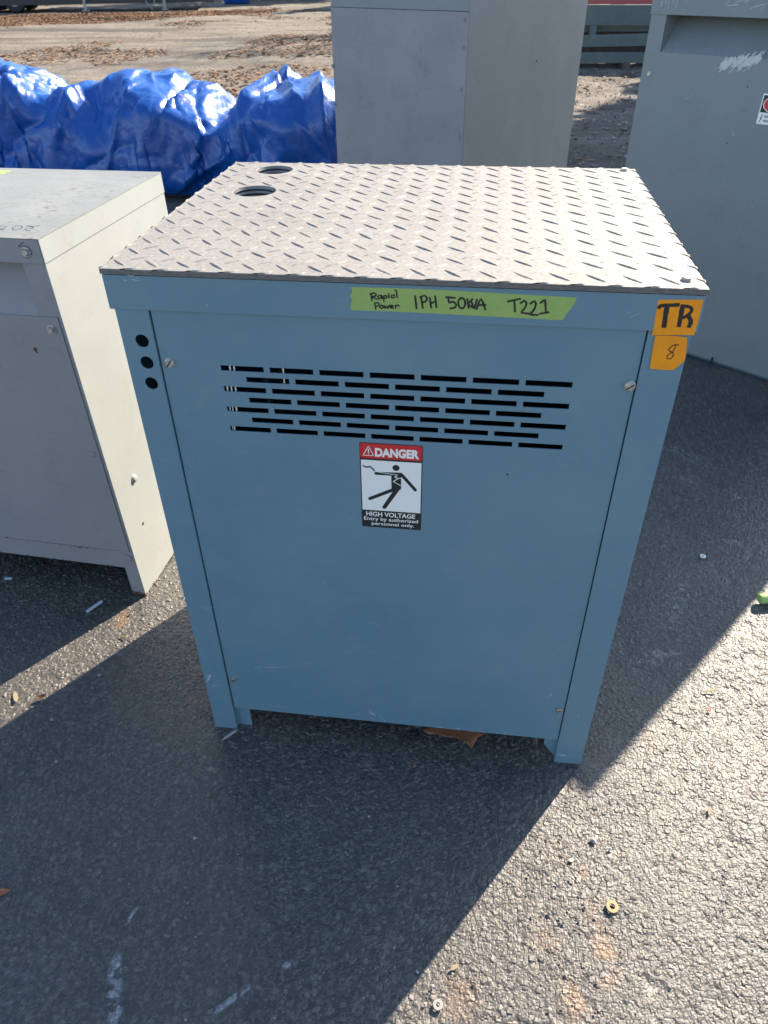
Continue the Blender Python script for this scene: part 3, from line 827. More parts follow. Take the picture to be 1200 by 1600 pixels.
ribbon(mb, [zoomuv(*q) for q in [(400, 436), (500, 452), (612, 468)]], .0011, LY - .00125)
ribbon(mb, [zoomuv(*q) for q in [(612, 468), (585, 486)]], .0016, LY - .00125)
ribbon(mb, [zoomuv(*q) for q in [(585, 486), (618, 500)]], .0018, LY - .00127)
ribbon(mb, [zoomuv(*q) for q in [(645, 498), (618, 500), (570, 528)]], .0016, LY - .00125)
ribbon(mb, [zoomuv(*q) for q in [(570, 528), (645, 568)]], .0013, LY - .00127)
ribbon(mb, [zoomuv(*q) for q in [(648, 490), (648, 590)]], .0012, LY - .00125)
mb.build('lightning_bolt', M_WHITE, lab)

# green tape with the handwriting
def tape(name, outline, mat, yf, parent, th=.00022):
    o = MB().prism(outline, yf - th, yf - .00002).build(name, mat, parent)
    return o
tp = tape('green_tape', TAPE, M_TAPE, 0, lid); tp['label'] = 'yellow-green tape with black handwriting'
for g in ((0, 1), (2,), (3, 4), (5, 6), (7, 8), (9, 10), (11,), (12,), (13,), (14, 15), (16,), (17, 18), (19, 20, 21), (22, 23), (24,), (25, 26), (27,), (28, 29), (30, 31), (32,), (33,), (34, 35)):
    mb = MB()
    for i in g: ribbon(mb, HAND[i], .0023 if i < 16 else .0030, -.00045 - i * 1e-6, jit=.12)
    mb.build('handwritten_letter', M_INK, tp)
to = tape('orange_tape', [(x, z) for x, z in TRO], M_ORANGE, 0, lid); to['label'] = 'orange tape square marked TR'
for g in ((0, 1), (2, 3, 4)):
    mb = MB()
    for i in g: ribbon(mb, TRS[i][0], TRS[i][1], -.00045 - i * 4e-6, jit=.10)
    mb.build('handwritten_letter', M_INK, to)
p8 = tape('orange_tape', T8O, M_ORANGE, .0010, T, .0003); p8['label'] = 'orange tape square marked 8'
mb = MB(); ribbon(mb, S8, .0016, .0004, jit=.1); mb.build('handwritten_digit', M_INK2, p8)

# scuffs in the blue paint
def scuffs(name, parent, mat, segs, seed, y):
    rr = random.Random(seed); mb = MB()
    for x0, z0, x1, z1, n, ln, w, ang in segs:
        for k in range(n):
            t = rr.random(); cx = x0 + (x1 - x0) * t + rr.gauss(0, .002); cz = z0 + (z1 - z0) * t + rr.gauss(0, .002)
            a = R(ang + rr.gauss(0, 12)); l = ln * rr.uniform(.3, 1)
            d = Vector((math.cos(a), math.sin(a))) * l / 2; m = Vector((rr.gauss(0, .0006), rr.gauss(0, .0006)))
            ribbon(mb, [Vector((cx, cz)) - d, Vector((cx, cz)) + m, Vector((cx, cz)) + d], w * rr.uniform(.4, 1.2), y - .00015 - k * 1e-6, jit=.6, rnd=rr)
    return tag(mb.build(name, mat, parent), kind='stuff')
scuffs('paint_scratches', T, M_SCR, [(-.438, .17, -.424, .20, 9, .018, .0012, 70), (-.43, .155, -.40, .165, 5, .01, .0012, 10), (.392, .03, .41, .028, 4, .02, .0012, -12), (-.432, .421, -.392, .419, 2, .03, .0006, 0),
                               (.41, .18, .43, .15, 3, .012, .0007, -40)], 3, PF)
scuffs('panel_scratches', panel, M_SCR, [(-.31, .235, -.25, .245, 7, .02, .0007, 15), (-.06, .12, -.02, .09, 6, .014, .0010, -30), (-.18, .30, -.05, .32, 4, .03, .0004, 5), (.33, .22, .345, .24, 3, .01, .0009, 60),
                                 (.10, .083, .33, .083, 9, .014, .0016, -2), (-.14, .50, -.10, .62, 3, .02, .0004, 80), (-.33, .215, -.30, .22, 2, .01, .0008, 90), (.28, .84, .34, .80, 3, .02, .0004, -50), (-.10, .40, .10, .42, 4, .02, .0004, 160)], 5, LY)
M_SCR3 = flat('faint_scuff', (.17, .285, .36), .55)
scuffs('faint_scuffs', panel, M_SCR3, [(-.34, .10, .30, .10, 40, .03, .0016, 2), (-.30, .22, -.18, .27, 26, .03, .0014, 15), (-.36, .95, -.34, .3, 14, .02, .0010, 85), (.10, .55, .30, .60, 10, .05, .0006, 12),
                                 (-.12, .33, .12, .30, 16, .05, .0008, 4), (.25, .25, .36, .40, 14, .03, .0009, 60), (-.25, .60, -.12, .5, 10, .04, .0006, 70), (.05, .18, .2, .2, 14, .03, .0012, -8)], 15, LY)
scuffs('faint_scuffs', T, M_SCR3, [(-.438, .30, -.40, .10, 26, .018, .0016, 80), (.40, .10, .43, .02, 18, .018, .0016, 30), (-.437, .9, -.432, .2, 16, .02, .0008, 88), (.437, .9, .437, .2, 16, .02, .0007, 92)], 16, PF)
scuffs('lid_scratches', lid, M_SCR, [(-.42, 1.128, -.39, 1.126, 5, .014, .0008, 3), (.31, 1.103, .36, 1.10, 2, .02, .0005, 0), (-.30, 1.09, -.26, 1.092, 2, .01, .0005, 10)], 6, 0)

# ---------------------------------------------------------------- cream-grey cabinet on the left
Lb = empty('grey_cabinet', 'low cream-grey metal cabinet with rust-marked lid beside the blue transformer', 'cabinet')
Mrot = Matrix.Rotation(-.07, 3, 'Z') @ Matrix.Rotation(.0053, 3, 'X') @ Matrix.Rotation(-.0107, 3, 'Y')
Lb.location = (-.7969, .4293, 0); Lb.rotation_euler = Mrot.to_euler()
LW, LD, LH = .86, .60, 1.0487
def lidtop_mat():
    k = NT('rust_marked_lid'); v = k.obj()
    base = k.mix(k.ramp(k.noise(4, 5, v), .35, .7), (.20, .205, .19), (.25, .255, .235))
    g = k.math('MULTIPLY', k.ramp(k.noise(3.2, 3, v), .42, .62), k.ramp(k.noise(38, 6, k.obj((1, 1.0, 1)), .75, 1.5), .54, .63))
    base = k.mix(k.math('MULTIPLY', g, .8), base, (.13, .075, .045))
    l2 = k.noise(6, 3, k.obj((1, 5, 1)), .6, 2.0)
    ln = k.math('MULTIPLY', k.math('LESS_THAN', k.math('ABSOLUTE', k.math('SUBTRACT', l2, .5)), .006), k.ramp(k.noise(12, 3, v), .5, .6))
    base = k.mix(k.math('MULTIPLY', ln, .7), base, (.17, .11, .075))
    k.col(base); k.rough(.45); k.bump(k.noise(9, 3, v), .3, .01)
    return k.m
M_LIDTOP = lidtop_mat()
FB = .9955
MB().box(-LW + .0001, -.0009, -.0019, -.0001, FB, LH - .0021).build('lid_front', M_FRONT_SHADE, Lb, .0005)  # grey strip over the lid front paints its shaded tone
mb = MB(); mb.box(-LW, 0.0015, .0, .0008, FB, LH - .002).box(-LW, .0015, LD - .001, LD + .0015, FB, LH - .002).box(-.0008, .0015, .0008, LD - .001, FB, LH - .002).box(-LW, -LW + .002, .0008, LD - .001, FB, LH - .002)
ll = mb.build('lid', M_CREAM, Lb, .0007)
MB().box(-LW - .001, .0022, -.0022, LD + .002, LH - .002, LH).build('lid_top', M_LIDTOP, ll, .0008)
# front skin pieces with the recessed hood between the posts
OL = -.0575; OB = .8712
mb = MB(); mb.box(OL, -.001, .002, .004, 0 + .0, FB + .02)
fp = sheet('corner_post', [(-.0430, 0), (-.001, 0), (-.001, FB + .02), (OL, FB + .02), (OL, OB), (-.052, OB), (-.052, .170), (-.0495, .106), (-.0430, .104)], [], .002, M_FRONT_SHADE, Lb, 'xz', .0035, .0003)
sheet('corner_post', [(-LW + .043, 0), (-LW + .001, 0), (-LW + .001, FB + .02), (-LW - OL, FB + .02), (-LW - OL, .104), (-LW + .043, .104)], [], .002, M_FRONT_SHADE, Lb, 'xz', .0035, .0003)
sheet('front_panel', rect(-LW + .050, -.0105, .1715, OB + .0010), [], .0022, M_FRONT_SHADE, Lb, 'xz', .0005, .0004)
MB().box(-LW + .045, -.0505, .0045, .0065, .104, .1668).build('bottom_rail', M_CREAM if False else M_FRONT_SHADE, Lb, .0005)
MB().box(-LW + .05, -.05, .008, .012, .14, .2).build('panel_backing', M_DARK, Lb)
# hood
mb = MB()
a, b = -LW - OL, OL
mb.add([(a, .003, OB), (b, .003, OB), (b - .004, .075, FB + .012), (a + .004, .075, FB + .012)], [(0, 1, 2, 3)])
mb.build('hood_slope', M_FRONT_SHADE, Lb)
for q, e in ((b, -.004), (a, .004)): MB().add([(q, .0055, OB), (q, .0055, FB + .01), (q + e, .075, FB + .012)], [(0, 1, 2)]).build('hood_cheek', M_FRONT_SHADE, Lb)
# right side wall
side = sheet('side_panel', [(.002, 0), (.36, .002), (.37, .045), (LD - .06, .045), (LD - .05, 0), (LD, 0), (LD, FB + .03), (.002, FB + .03)], [circ(.0857, .2111, .0042, 12)], .002, M_CREAM, Lb, 'xz', 0, .0003)
side.data.transform(Matrix(((0, 1, 0, -.0022), (1, 0, 0, 0), (0, 0, 1, 0), (0, 0, 0, 1))))
side.data.flip_normals()
MB().box(-LW + .002, -LW + .004, .01, LD - .01, .045, FB).build('side_panel', M_CREAM, Lb)
MB().box(-LW + .01, -.01, LD - .004, LD - .002, .045, FB).build('back_panel', M_CREAM, Lb)
MB().box(-LW + .01, -.01, .02, LD - .02, .10, .103).build('base_tray', M_DARK, Lb)
hexbolt(ll, -.0345, -.0019, 1.0205, (0, -1, 0), .0082, .008, .0115, slot=False)
hexbolt(Lb, -.0333, .0005, .8434, (0, -1, 0), .0082, .008, .0115, slot=False)
hexbolt(Lb, -.0288, .0005, .5017, (0, -1, 0), .0070, .003, .0105, slot=False, mat=M_FRONT_SHADE, round_=True)
hexbolt(Lb, -.0215, .0030, .1443, (0, -1, 0), .0100, .002, .0120, slot=False, mat=M_FRONT_SHADE, round_=True)
hexbolt(side, .0, .1011, .3602, (1, 0, 0), .0125, .007, 0, slot=False, name='domed_plug', mat=M_CREAM, round_=True)
MB().lathe([(.005, 0), (.004, .0006)], 12, Matrix.Translation((.0001, .0857, .2111)) @ Matrix.Rotation(R(90), 4, 'Y')).build('drilled_hole', M_DARK, side)
for g in ((0,), (1,), (2, 3)):
    mb = MB()
    for i in g: ribbon(mb, LBW[i], .0022, LH + .00025 + i * 4e-6, 'xy')
    mb.build('handwritten_character', M_INK, ll)
for s in LBM: mb = MB(); ribbon(mb, s, .0014, -.0022); mb.build('pen_mark', M_INK, ll)
MB().prism([(-.72, .575), (-.440, .569), (-.434, .560), (-.444, .548), (-.438, .536), (-.446, .526), (-.72, .53)], LH + .0001, LH + .0004, 'z').build('green_tape', M_TAPE, ll)
# rust scabs and bleeding
mb = MB(); rr = random.Random(12)
def blob(cx, cz, r, y, n=9, plane='xz'):
    pts = [(cx + r * rr.uniform(.6, 1.3) * math.cos(2 * math.pi * k / n), cz + r * rr.uniform(.6, 1.5) * math.sin(2 * math.pi * k / n)) for k in range(n)]
    v = [(p[0], y, p[1]) for p in pts] if plane == 'xz' else [(y, p[0], p[1]) for p in pts]
    mb.add(v, [tuple(range(n))])
blob(-.0942, .789, .0052, .0002); blob(-.0925, .782, .003, .0001)
for k in range(34):
    x = -rr.uniform(.05, .62); blob(x, .167 + rr.gauss(0, .0022), rr.uniform(.001, .0028), .0003 - k * 1e-5)
for k in range(16): blob(-rr.uniform(.05, .5), .105 + rr.gauss(0, .001), rr.uniform(.001, .0025), .0042 - k * 1e-5)
for k in range(20): blob(-rr.uniform(.002, .042), abs(rr.gauss(0, .005)) + .0015, rr.uniform(.0015, .004), .0012 - k * 1e-5)
for k in range(20): blob(rr.uniform(.0, .06), abs(rr.gauss(0, .003)) + .001, rr.uniform(.001, .003), .0002 + k * 1e-5, plane='yz')
tag(mb.build('rust_spots', M_RUST, Lb), kind='stuff')

# ---------------------------------------------------------------- tall grey cabinet on the right
Rc = empty('tall_grey_cabinet', 'large grey cabinet at the right with a paint-scraped front and warning sticker', 'cabinet', (.7436, 2.6094, 0), R(-38.0))
RW, RD, RH = 1.262, .95, 1.485; RF = 1.3245
mb = MB(); mb.box(-.004, RW + .004, -.004, 0, RF, RH).box(-.004, 0, 0, RD, RF, RH).box(RW, RW + .004, 0, RD, RF, RH).box(0, RW, RD, RD + .004, RF, RH).box(-.004, RW + .004, -.004, RD + .004, RH, RH + .003)
rl = mb.build('lid', M_GREY, Rc, .0008)
rp = sheet('front_panel', [(.0, .012), (RW, .012), (RW, RF + .02), (RW - .067, RF + .02), (RW - .067, 1.1985), (.067, 1.1985), (.067, RF + .02), (0, RF + .02)], [], .003, M_GREY, Rc, 'xz', 0, .0005)
mb = MB(); a, b = .0675, RW - .0675
mb.add([(a, .003, 1.1985), (b, .003, 1.1985), (b, .14, RF + .012), (a, .14, RF + .012)], [(0, 1, 2, 3)]); mb.build('hood_slope', M_GREY, Rc)
for q in (a - .0005, b + .0005): MB().add([(q, .0035, 1.1985), (q, .0035, RF + .01), (q, .14, RF + .012)], [(0, 1, 2)]).build('hood_cheek', M_GREY, Rc)
MB().box(0, .003, .003, RD, 0.0, RF + .01).build('side_panel', M_GREY, Rc, .0005)
MB().box(RW - .003, RW, .003, RD, 0.0, RF + .01).build('side_panel', M_GREY, Rc, .0005)
MB().box(.003, RW - .003, RD - .003, RD, 0.0, RF + .01).build('back_panel', M_GREY, Rc, .0005)
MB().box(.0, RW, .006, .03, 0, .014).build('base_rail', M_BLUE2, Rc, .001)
MB().box(.606, .6135, -.006, .001, .0, .028).build('drain_peg', M_RUBBER, Rc, .001)
hexbolt(rp, .0352, 0, 1.1199, (0, -1, 0), .0085, .006, .0, slot=False)
for x, z in [(.4555, 1.106), (.43, .905)]:
    MB().lathe([(.0028, 0), (.0026, .0006)], 10, Matrix.Translation((x, 0, z)) @ Matrix.Rotation(R(90), 4, 'X')).build('drilled_hole', M_DARK, rp)
# the white scrape
rr = random.Random(21); mb = MB()
for k in range(150):
    t = rr.random(); cx = .335 + .145 * t; cz = 1.172 + .026 * t + rr.gauss(0, .010) * (1.1 - abs(t - .5))
    l = rr.uniform(.012, .042) * (1.25 - abs(t - .5)); a = R(rr.gauss(47, 7))
    d = Vector((math.cos(a), math.sin(a))) * l / 2; c = Vector((cx, cz))
    ribbon(mb, [c - d, c + d * .1, c + d], rr.uniform(.0015, .0042), -.0003 - k * 2e-6, jit=.5, rnd=rr)
tag(mb.build('white_scrape', M_SCR2, rp), kind='stuff')
scuffs('paint_scratches', rp, M_SCR, [(.443, .95, .447, .93, 4, .03, .0009, -65), (.05, .66, .20, .62, 9, .018, .0018, 75), (.15, .68, .20, .70, 3, .02, .0009, 70), (.20, 1.03, .24, 1.06, 7, .012, .0007, 50),
                                  (.30, .50, .50, .40, 5, .04, .0007, 60), (.40, .72, .50, .8, 4, .03, .0006, 120), (.10, .9, .35, .95, 4, .03, .0004, 10), (.55, .5, .60, .7, 4, .03, .0005, 80)], 9, 0)
mb = MB()
for k in range(46):
    x = rr.uniform(.025, .145); z = RF + rr.uniform(.015, .07); l = rr.uniform(.008, .03)
    ribbon(mb, [(x, z), (x + rr.gauss(0, .001), z + l)], rr.uniform(.0004, .0011), -.0044 - k * 1e-6, jit=.4, rnd=rr)
for k in range(60):
    x = rr.uniform(.29, .60); z = RF + rr.uniform(.02, .09); l = rr.uniform(.02, .07)
    a = R(rr.gauss(12 if k % 3 else 50, 8)); ribbon(mb, [(x, z), (x + l * .5 * math.cos(a), z + l * .55 * math.sin(a)), (x + l * math.cos(a), z + l * math.sin(a))], rr.uniform(.0006, .0022), -.0046 - k * 1e-6, jit=.5, rnd=rr)
tag(mb.build('lid_scratches', M_SCR2, rl), kind='stuff')
# warning sticker
sx0, sx1, sz0, sz1 = .5240, .6200, .986, 1.089
st = MB().box(sx0, sx1, -.0005, -.00005, sz0, sz1).build('warning_sticker', M_WHITE, rp); st['label'] = 'white and black warning sticker with a red ringed sign'
MB().box(sx0 + .004, sx1 - .004, -.0008, -.0004, sz0 + .040, sz1 - .005).build('black_field', M_BLACK, st)
cx, cz = .572, 1.055
def annulus(r0, r1, y, mat, name):
    mb = MB(); n = 36; vs = []
    for k in range(n):
        a = 2 * math.pi * k / n
        vs += [(cx + r0 * math.cos(a), y, cz + r0 * math.sin(a) * .72), (cx + r1 * math.cos(a), y, cz + r1 * math.sin(a) * .72)]
    mb.add(vs, [(2 * k, 2 * k + 1, (2 * k + 3) % (2 * n), (2 * k + 2) % (2 * n)) for k in range(n)]); return mb.build(name, mat, st)
annulus(.0, .036, -.0010, M_RED, 'red_disc'); annulus(.036, .039, -.0011, M_WHITE, 'white_ring')
mb = MB(); ribbon(mb, [(sx0 + .017, sz0 + .034), (sx0 + .011, sz0 + .020)], .003, -.0009); ribbon(mb, [(sx0 + .011, sz0 + .020), (sx0 + .016, sz0 + .020)], .002, -.0010); ribbon(mb, [(sx0 + .016, sz0 + .021), (sx0 + .009, sz0 + .006)], .0026, -.0011); mb.build('lightning_mark', M_BLACK, st)
text('lettering', 'WARNING', M_BLACK, st, sx0 + .024, sx1 - .006, sz0 + .022, sz0 + .032, -.0009, .03)
text('lettering', 'HIGH VOLTAGE', M_BLACK, st, sx0 + .024, sx1 - .006, sz0 + .008, sz0 + .017, -.0009, .02)

# ---------------------------------------------------------------- tall cabinet in the middle behind, corner towards us
Mc = empty('tall_steel_cabinet', 'tall plain grey cabinet standing corner-on behind the tread plate', 'cabinet', (-.0055, 3.2, 0), R(-33))
MW, MD, MH = .921, 1.184, 1.44      # left face width runs along -x, right face along +y
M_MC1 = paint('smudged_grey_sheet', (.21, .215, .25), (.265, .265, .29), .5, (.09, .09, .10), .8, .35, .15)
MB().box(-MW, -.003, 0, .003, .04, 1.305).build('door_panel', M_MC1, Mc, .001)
MB().box(-MW, -.003, .0015, .004, 1.307, MH).build('top_rail', M_GREY, Mc, .001)
M_MC_SHADE = paint('shaded_side_sheet', (.16, .185, .20), (.18, .205, .218), .55, (.10, .10, .10), .5, .25, .2)  # cabinet grey darkened to paint the duller light on this side
MB().box(-.0028, .0, .0005, MD, .04, MH).build('side_panel', M_MC_SHADE, Mc, .001)
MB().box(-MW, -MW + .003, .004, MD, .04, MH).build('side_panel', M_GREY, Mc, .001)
MB().box(-MW + .003, -.003, MD - .003, MD, .04, MH).build('back_panel', M_GREY, Mc, .001)
MB().box(-MW, 0, 0, MD, MH + .0005, MH + .004).build('roof', M_GREY, Mc, .001)
MB().box(-MW + .01, -.01, .01, MD - .01, 0, .04).build('plinth', M_DARK, Mc)
for z in (1.275, 1.16, .98, .76): hexbolt(Mc, -.028, 0, z, (0, -1, 0), .008, .006, slot=False, mat=M_GREY)
for z in (1.03, .84): hexbolt(Mc, -MW + .002, .0015, z, (-.6, -1, 0), .010, .010, slot=False, mat=M_GREY)
for z in (1.06, 1.10, 1.18): MB().lathe([(.006, 0), (.004, .001)], 10, Matrix.Translation((0.0, .45 + z * .2, z - .05)) @ Matrix.Rotation(R(90), 4, 'Y')).build('drilled_hole', M_DARK, Mc) if z == 1.10 else None

# ---------------------------------------------------------------- the tied blue tarpaulin: a small cloth simulation
def make_tarp():
    nx, nt = 380, 216
    tabx = np.array([-5.6, -4.7, -3.9, -3.70, -3.52, -3.42, -3.33, -3.05, -2.72, -2.45, -2.25, -2.08, -1.95, -1.87, -1.75, -1.55, -1.36, -1.15, -.95, -.70])
    tabh = np.array([.60, .95, .99, 1.02, .95, .81, .73, .79, .87, .905, .87, .76, .60, .66, .82, .875, .85, .87, .80, .55])
    ux = np.linspace(-5.5, -.75, nx); th = np.linspace(0, 2 * np.pi, nt, endpoint=False)
    Tt, X0 = np.meshgrid(th, ux)
    H = np.interp(ux, tabx, tabh) * .955
    ky = np.ones(5) / 5; H = np.convolve(np.pad(H, 2, mode='edge'), ky, 'valid')
    Ry = .42 + .22 * (H / .9); y0 = 5.35 + .06 * np.sin(ux * 2.3)
    rs = np.random.RandomState(3)
    def lump(x, t):
        return 1 + .10 * np.sin(2.1 * x + 1.7 * np.sin(t) + 1) * np.cos(t * 2 + x * 1.3) + .055 * np.sin(5.3 * x + 3 * t) + .04 * np.cos(7 * x - 4 * t + 2)
    ends = np.clip(1 - np.abs((X0 + 3.12) / 2.45) ** 8, .05, 1) ** .5
    def surf(x, t, sc):
        h = np.interp(x, ux, H); ry = np.interp(x, ux, Ry); c = np.interp(x, ux, y0)
        L = lump(x, t) * sc
        ct, st_ = np.cos(t), np.sin(t)
        return np.stack([x, c + ry * np.sign(ct) * np.abs(ct) ** .85 * L, h * .5 + h * .5 * np.sign(st_) * np.abs(st_) ** .85 * np.where(st_ > 0, 1 + (L - 1) * .25, 1)], -1)
    P = surf(X0, Tt, 1.07) + rs.normal(0, .012, (nx, nt, 3))
    for _ in range(2): P = (P + np.roll(P, 1, 1) + np.roll(P, -1, 1)) / 3
    P += .03 * np.stack([np.sin(Tt * 9 + X0 * 4), np.cos(Tt * 5 + X0 * 9), np.sin(Tt * 7 - X0 * 11)], -1)
    V = np.zeros_like(P)
    rx = (ux[1] - ux[0]) * 1.13; rt = 3.05 / nt * 1.18; rd = math.hypot(rx, rt)
    def con(P, ia, ib, ja, jb, rest, k, only_stretch=False):
        A = P[ia][:, ja]; B = P[ib][:, jb]; d = B - A; l = np.sqrt((d * d).sum(-1, keepdims=True)) + 1e-9
        e = (l - rest) / l
        if only_stretch: e = np.maximum(e, 0)
        c = d * e * .5 * k
        P[np.ix_(ia, ja)] += c; P[np.ix_(ib, jb)] -= c
    I = np.arange(nx); J = np.arange(nt)
    pairs = []
    for p in (0, 1):
        a = I[p:-1:2]; pairs.append((a, a + 1, J, J, rx, .9)); b = J[p::2]; pairs.append((I, I, b, (b + 1) % nt, rt, .9))
        for q in (1, -1): pairs.append((a, a + 1, J, (J + q) % nt, rd, .45))
        a = I[p * 2:-2:4]
        for s in (0, 1): aa = (a + s)[(a + s) < nx - 2]; pairs.append((aa, aa + 2, J, J, rx * 2, .22))
    for s in range(4):
        b = J[s::4]; pairs.append((I, I, b, (b + 2) % nt, rt * 2, .22))
    rope = np.exp(-((ux + 1.97) / .05) ** 2)
    for it in range(120):
        V[..., 2] -= .0006
        Q = P + V
        for _ in range(2):
            for c in pairs: con(Q, *c)
        x = Q[..., 0]; h = np.interp(x, ux, H); ry = np.interp(x, ux, Ry); c = np.interp(x, ux, y0)
        dy = (Q[..., 1] - c) / ry; dz = (Q[..., 2] - h * .5) / (h * .5)
        t = np.arctan2(dz, dy); q = (np.abs(dy) ** 2.3 + np.abs(dz) ** 2.3) ** (1 / 2.3) + 1e-6
        L = 1 + (lump(x, t) - 1) * .9
        lim = L * (1 + .0 * q)
        f = np.where(q < lim * .90, lim * .90 / q, 1)
        mx = np.where(rope[:, None] > .3, 1.02, 1.14)
        f = np.where(q > mx * L, mx * L / q, f)
        nY = c + dy * f * ry; nZ = h * .5 + dz * f * h * .5
        hit = f > 1.0001
        Q[..., 1] = nY; Q[..., 2] = np.maximum(nZ, .004)
        Q[0, :, 0] = np.maximum(Q[0, :, 0], -5.6); Q[-1, :, 0] = -.75
        V = (Q - P) * .90; V[hit] *= .35
        P = Q
    # sharp crumples: folded ridges in several sizes, pushed along the surface normal
    N = np.cross(np.gradient(P, axis=0), np.roll(P, -1, 1) - np.roll(P, 1, 1)); N /= np.linalg.norm(N, axis=-1, keepdims=True) + 1e-9
    outw = P - np.stack([P[..., 0], np.interp(P[..., 0], ux, y0), np.interp(P[..., 0], ux, H) * .45], -1)
    N *= np.sign((N * outw).sum(-1, keepdims=True))
    D = 0
    warp = np.stack([fbm(P[..., 0] + 5, P[..., 2] + P[..., 1], .6, 3), fbm(P[..., 2] + 3, P[..., 0] - P[..., 1], .6, 3), fbm(P[..., 1] + 11, P[..., 0] + P[..., 2], .6, 3)], -1)
    for lam, amp, wv in ((.75, .055, .45), (.36, .022, .32)):
        for r_ in range(2):
            n_ = rs.normal(0, 1, 3) * (1.2, .5, .55); n_ /= np.linalg.norm(n_)
            ph = ((P + warp * wv) @ n_) / lam + rs.rand()
            D = D + amp * ((np.abs(ph % 1 - .5) * 2) ** 1.2 - .5)
    S_ = X0 + .10 * (warp[..., 0] - .5); A_ = Tt * .52 + .10 * (warp[..., 1] - .5)
    for q in range(900):
        big = q < 150
        cx, ct = rs.uniform(-5.5, -.75), rs.uniform(-.35, 2.6)
        an = rs.normal(math.pi / 2, .75) if rs.rand() < .75 else rs.uniform(0, math.pi)
        Ln = rs.uniform(.35, 1.1) if big else rs.uniform(.07, .30)
        w_ = rs.uniform(.028, .065) if big else rs.uniform(.010, .032)
        am = (rs.uniform(.022, .062) if big else rs.uniform(.007, .024)) * (1 if rs.rand() < .6 else -1)
        dx, dt = S_ - cx, A_ - ct
        al = dx * math.cos(an) + dt * math.sin(an); ac = -dx * math.sin(an) + dt * math.cos(an)
        ac = ac + rs.normal(0, .25) * al * al
        sk = np.where(ac > 0, 1.0, rs.uniform(.35, .8))            # one flank steeper than the other
        D = D + am * np.exp(-np.abs(ac) / (w_ * sk)) * np.clip(1.3 - (np.abs(al) / (Ln / 2)) ** 2, 0, 1)
    P = P + N * D[..., None] * np.clip(P[..., 2:3] / .15, .1, 1)
    zt = np.interp(P[..., 0], tabx, tabh) * 1.06; P[..., 2] = np.where(P[..., 2] > zt, zt + (P[..., 2] - zt) * .15, P[..., 2])
    P[..., 2] = np.maximum(P[..., 2], .004)
    # close the ends
    o = grid_obj('blue_tarpaulin', None, None, None, M_TARP, P=P.astype(float), wrap=True)
    return tag(o, 'crumpled shiny blue tarpaulin wrapped round a long tied bundle on the ground', 'tarp')
make_tarp()
# dark base board the bundle lies on
bb = MB().box(-5.2, -.85, 4.95, 5.75, -.01, .05).build('timber_board', flat('dark_board', (.03, .028, .026), .8), None, .006)
tag(bb, 'dark flat board lying under the blue tarpaulin bundle', 'board')

# ---------------------------------------------------------------- steel stacked in the gap and far trailer
def channel(mb, L, h, w, t=.012):
    mb.box(-L / 2, L / 2, 0, t, 0, h).box(-L / 2, L / 2, t, w, 0, t).box(-L / 2, L / 2, t, w, h - t, h)
gp = 'weathered steel channels stacked behind the tall cabinets'
for i, (x, y, z, yaw, tilt, L, h, lb) in enumerate([
        (2.6, 13.6, .07, 1.0, 0, 5.0, .15, 'pale-edged lowest green-grey steel channel of the stack near the gravel'),
        (2.5, 13.75, .30, -3.0, -1.3, 5.2, .17, 'slanting green-grey steel channel second up in the stack'),
        (2.9, 14.2, .47, 2.0, 0, 5.0, .09, 'thin dark green-grey steel channel in the middle of the stack'),
        (2.4, 14.0, .57, 0, .3, 5.4, .28, 'deep dark green-grey steel channel near the top of the stack')]):
    mb = MB(); channel(mb, L, h, .12)
    o = mb.build('steel_channel', M_BEAM, None, .004); o.location = (x, y, z); o.rotation_euler = (0, R(tilt), R(yaw)); tag(o, lb, 'steel beam', gp)
for i, (z, h, w) in enumerate(((.0, .26, .0), (.265, .27, .12), (.54, .29, .05))):
    o = MB().box(-2.6, 2.6, 0, .22, 0, h).build('dark_filler', M_BARK, None, .01); o.location = (2.7 + w, 14.45 + w * .4, z); o.rotation_euler = (0, 0, R(.6 * i))  # added dark fillers that hide bright ground between the channels
    tag(o, ['lowest added dark filler baulk behind the steel channels', 'middle added dark filler baulk behind the steel channels', 'uppermost added dark filler baulk behind the steel channels'][i], 'timber', 'added dark fillers in the gaps behind the steel channels')
mb = MB(); mb.box(-2.5, 2.5, 0, .10, 0, .16).box(-2.5, 2.5, .10, .14, .13, .16)
o = mb.build('red_steel_rail', M_REDST, None, .006); o.location = (2.6, 14.0, .865); tag(o, 'faded red steel rail lying across the top of the channel stack', 'steel beam')
for i, x in enumerate((.9, 2.3, 4.2)):
    o = MB().box(-.06, .06, -.25, .9, -.03, .10).build('timber_block', M_BARK, None, .006); o.location = (x, 13.65, 0); o.location.z = -.02
    tag(o, ['timber block under the left end of the steel stack', 'timber block under the middle of the steel stack', 'timber block under the right end of the steel stack'][i], 'timber block', 'timber blocks under the steel stack')
    for k, z in enumerate(()): pass
o = MB().box(-.05, .05, -.1, .1, 0, .28).build('steel_offcut', M_BEAM, None, .004); o.location = (1.72, 13.9, .30); tag(o, 'short pale end of steel propped in the stack', 'steel offcut')

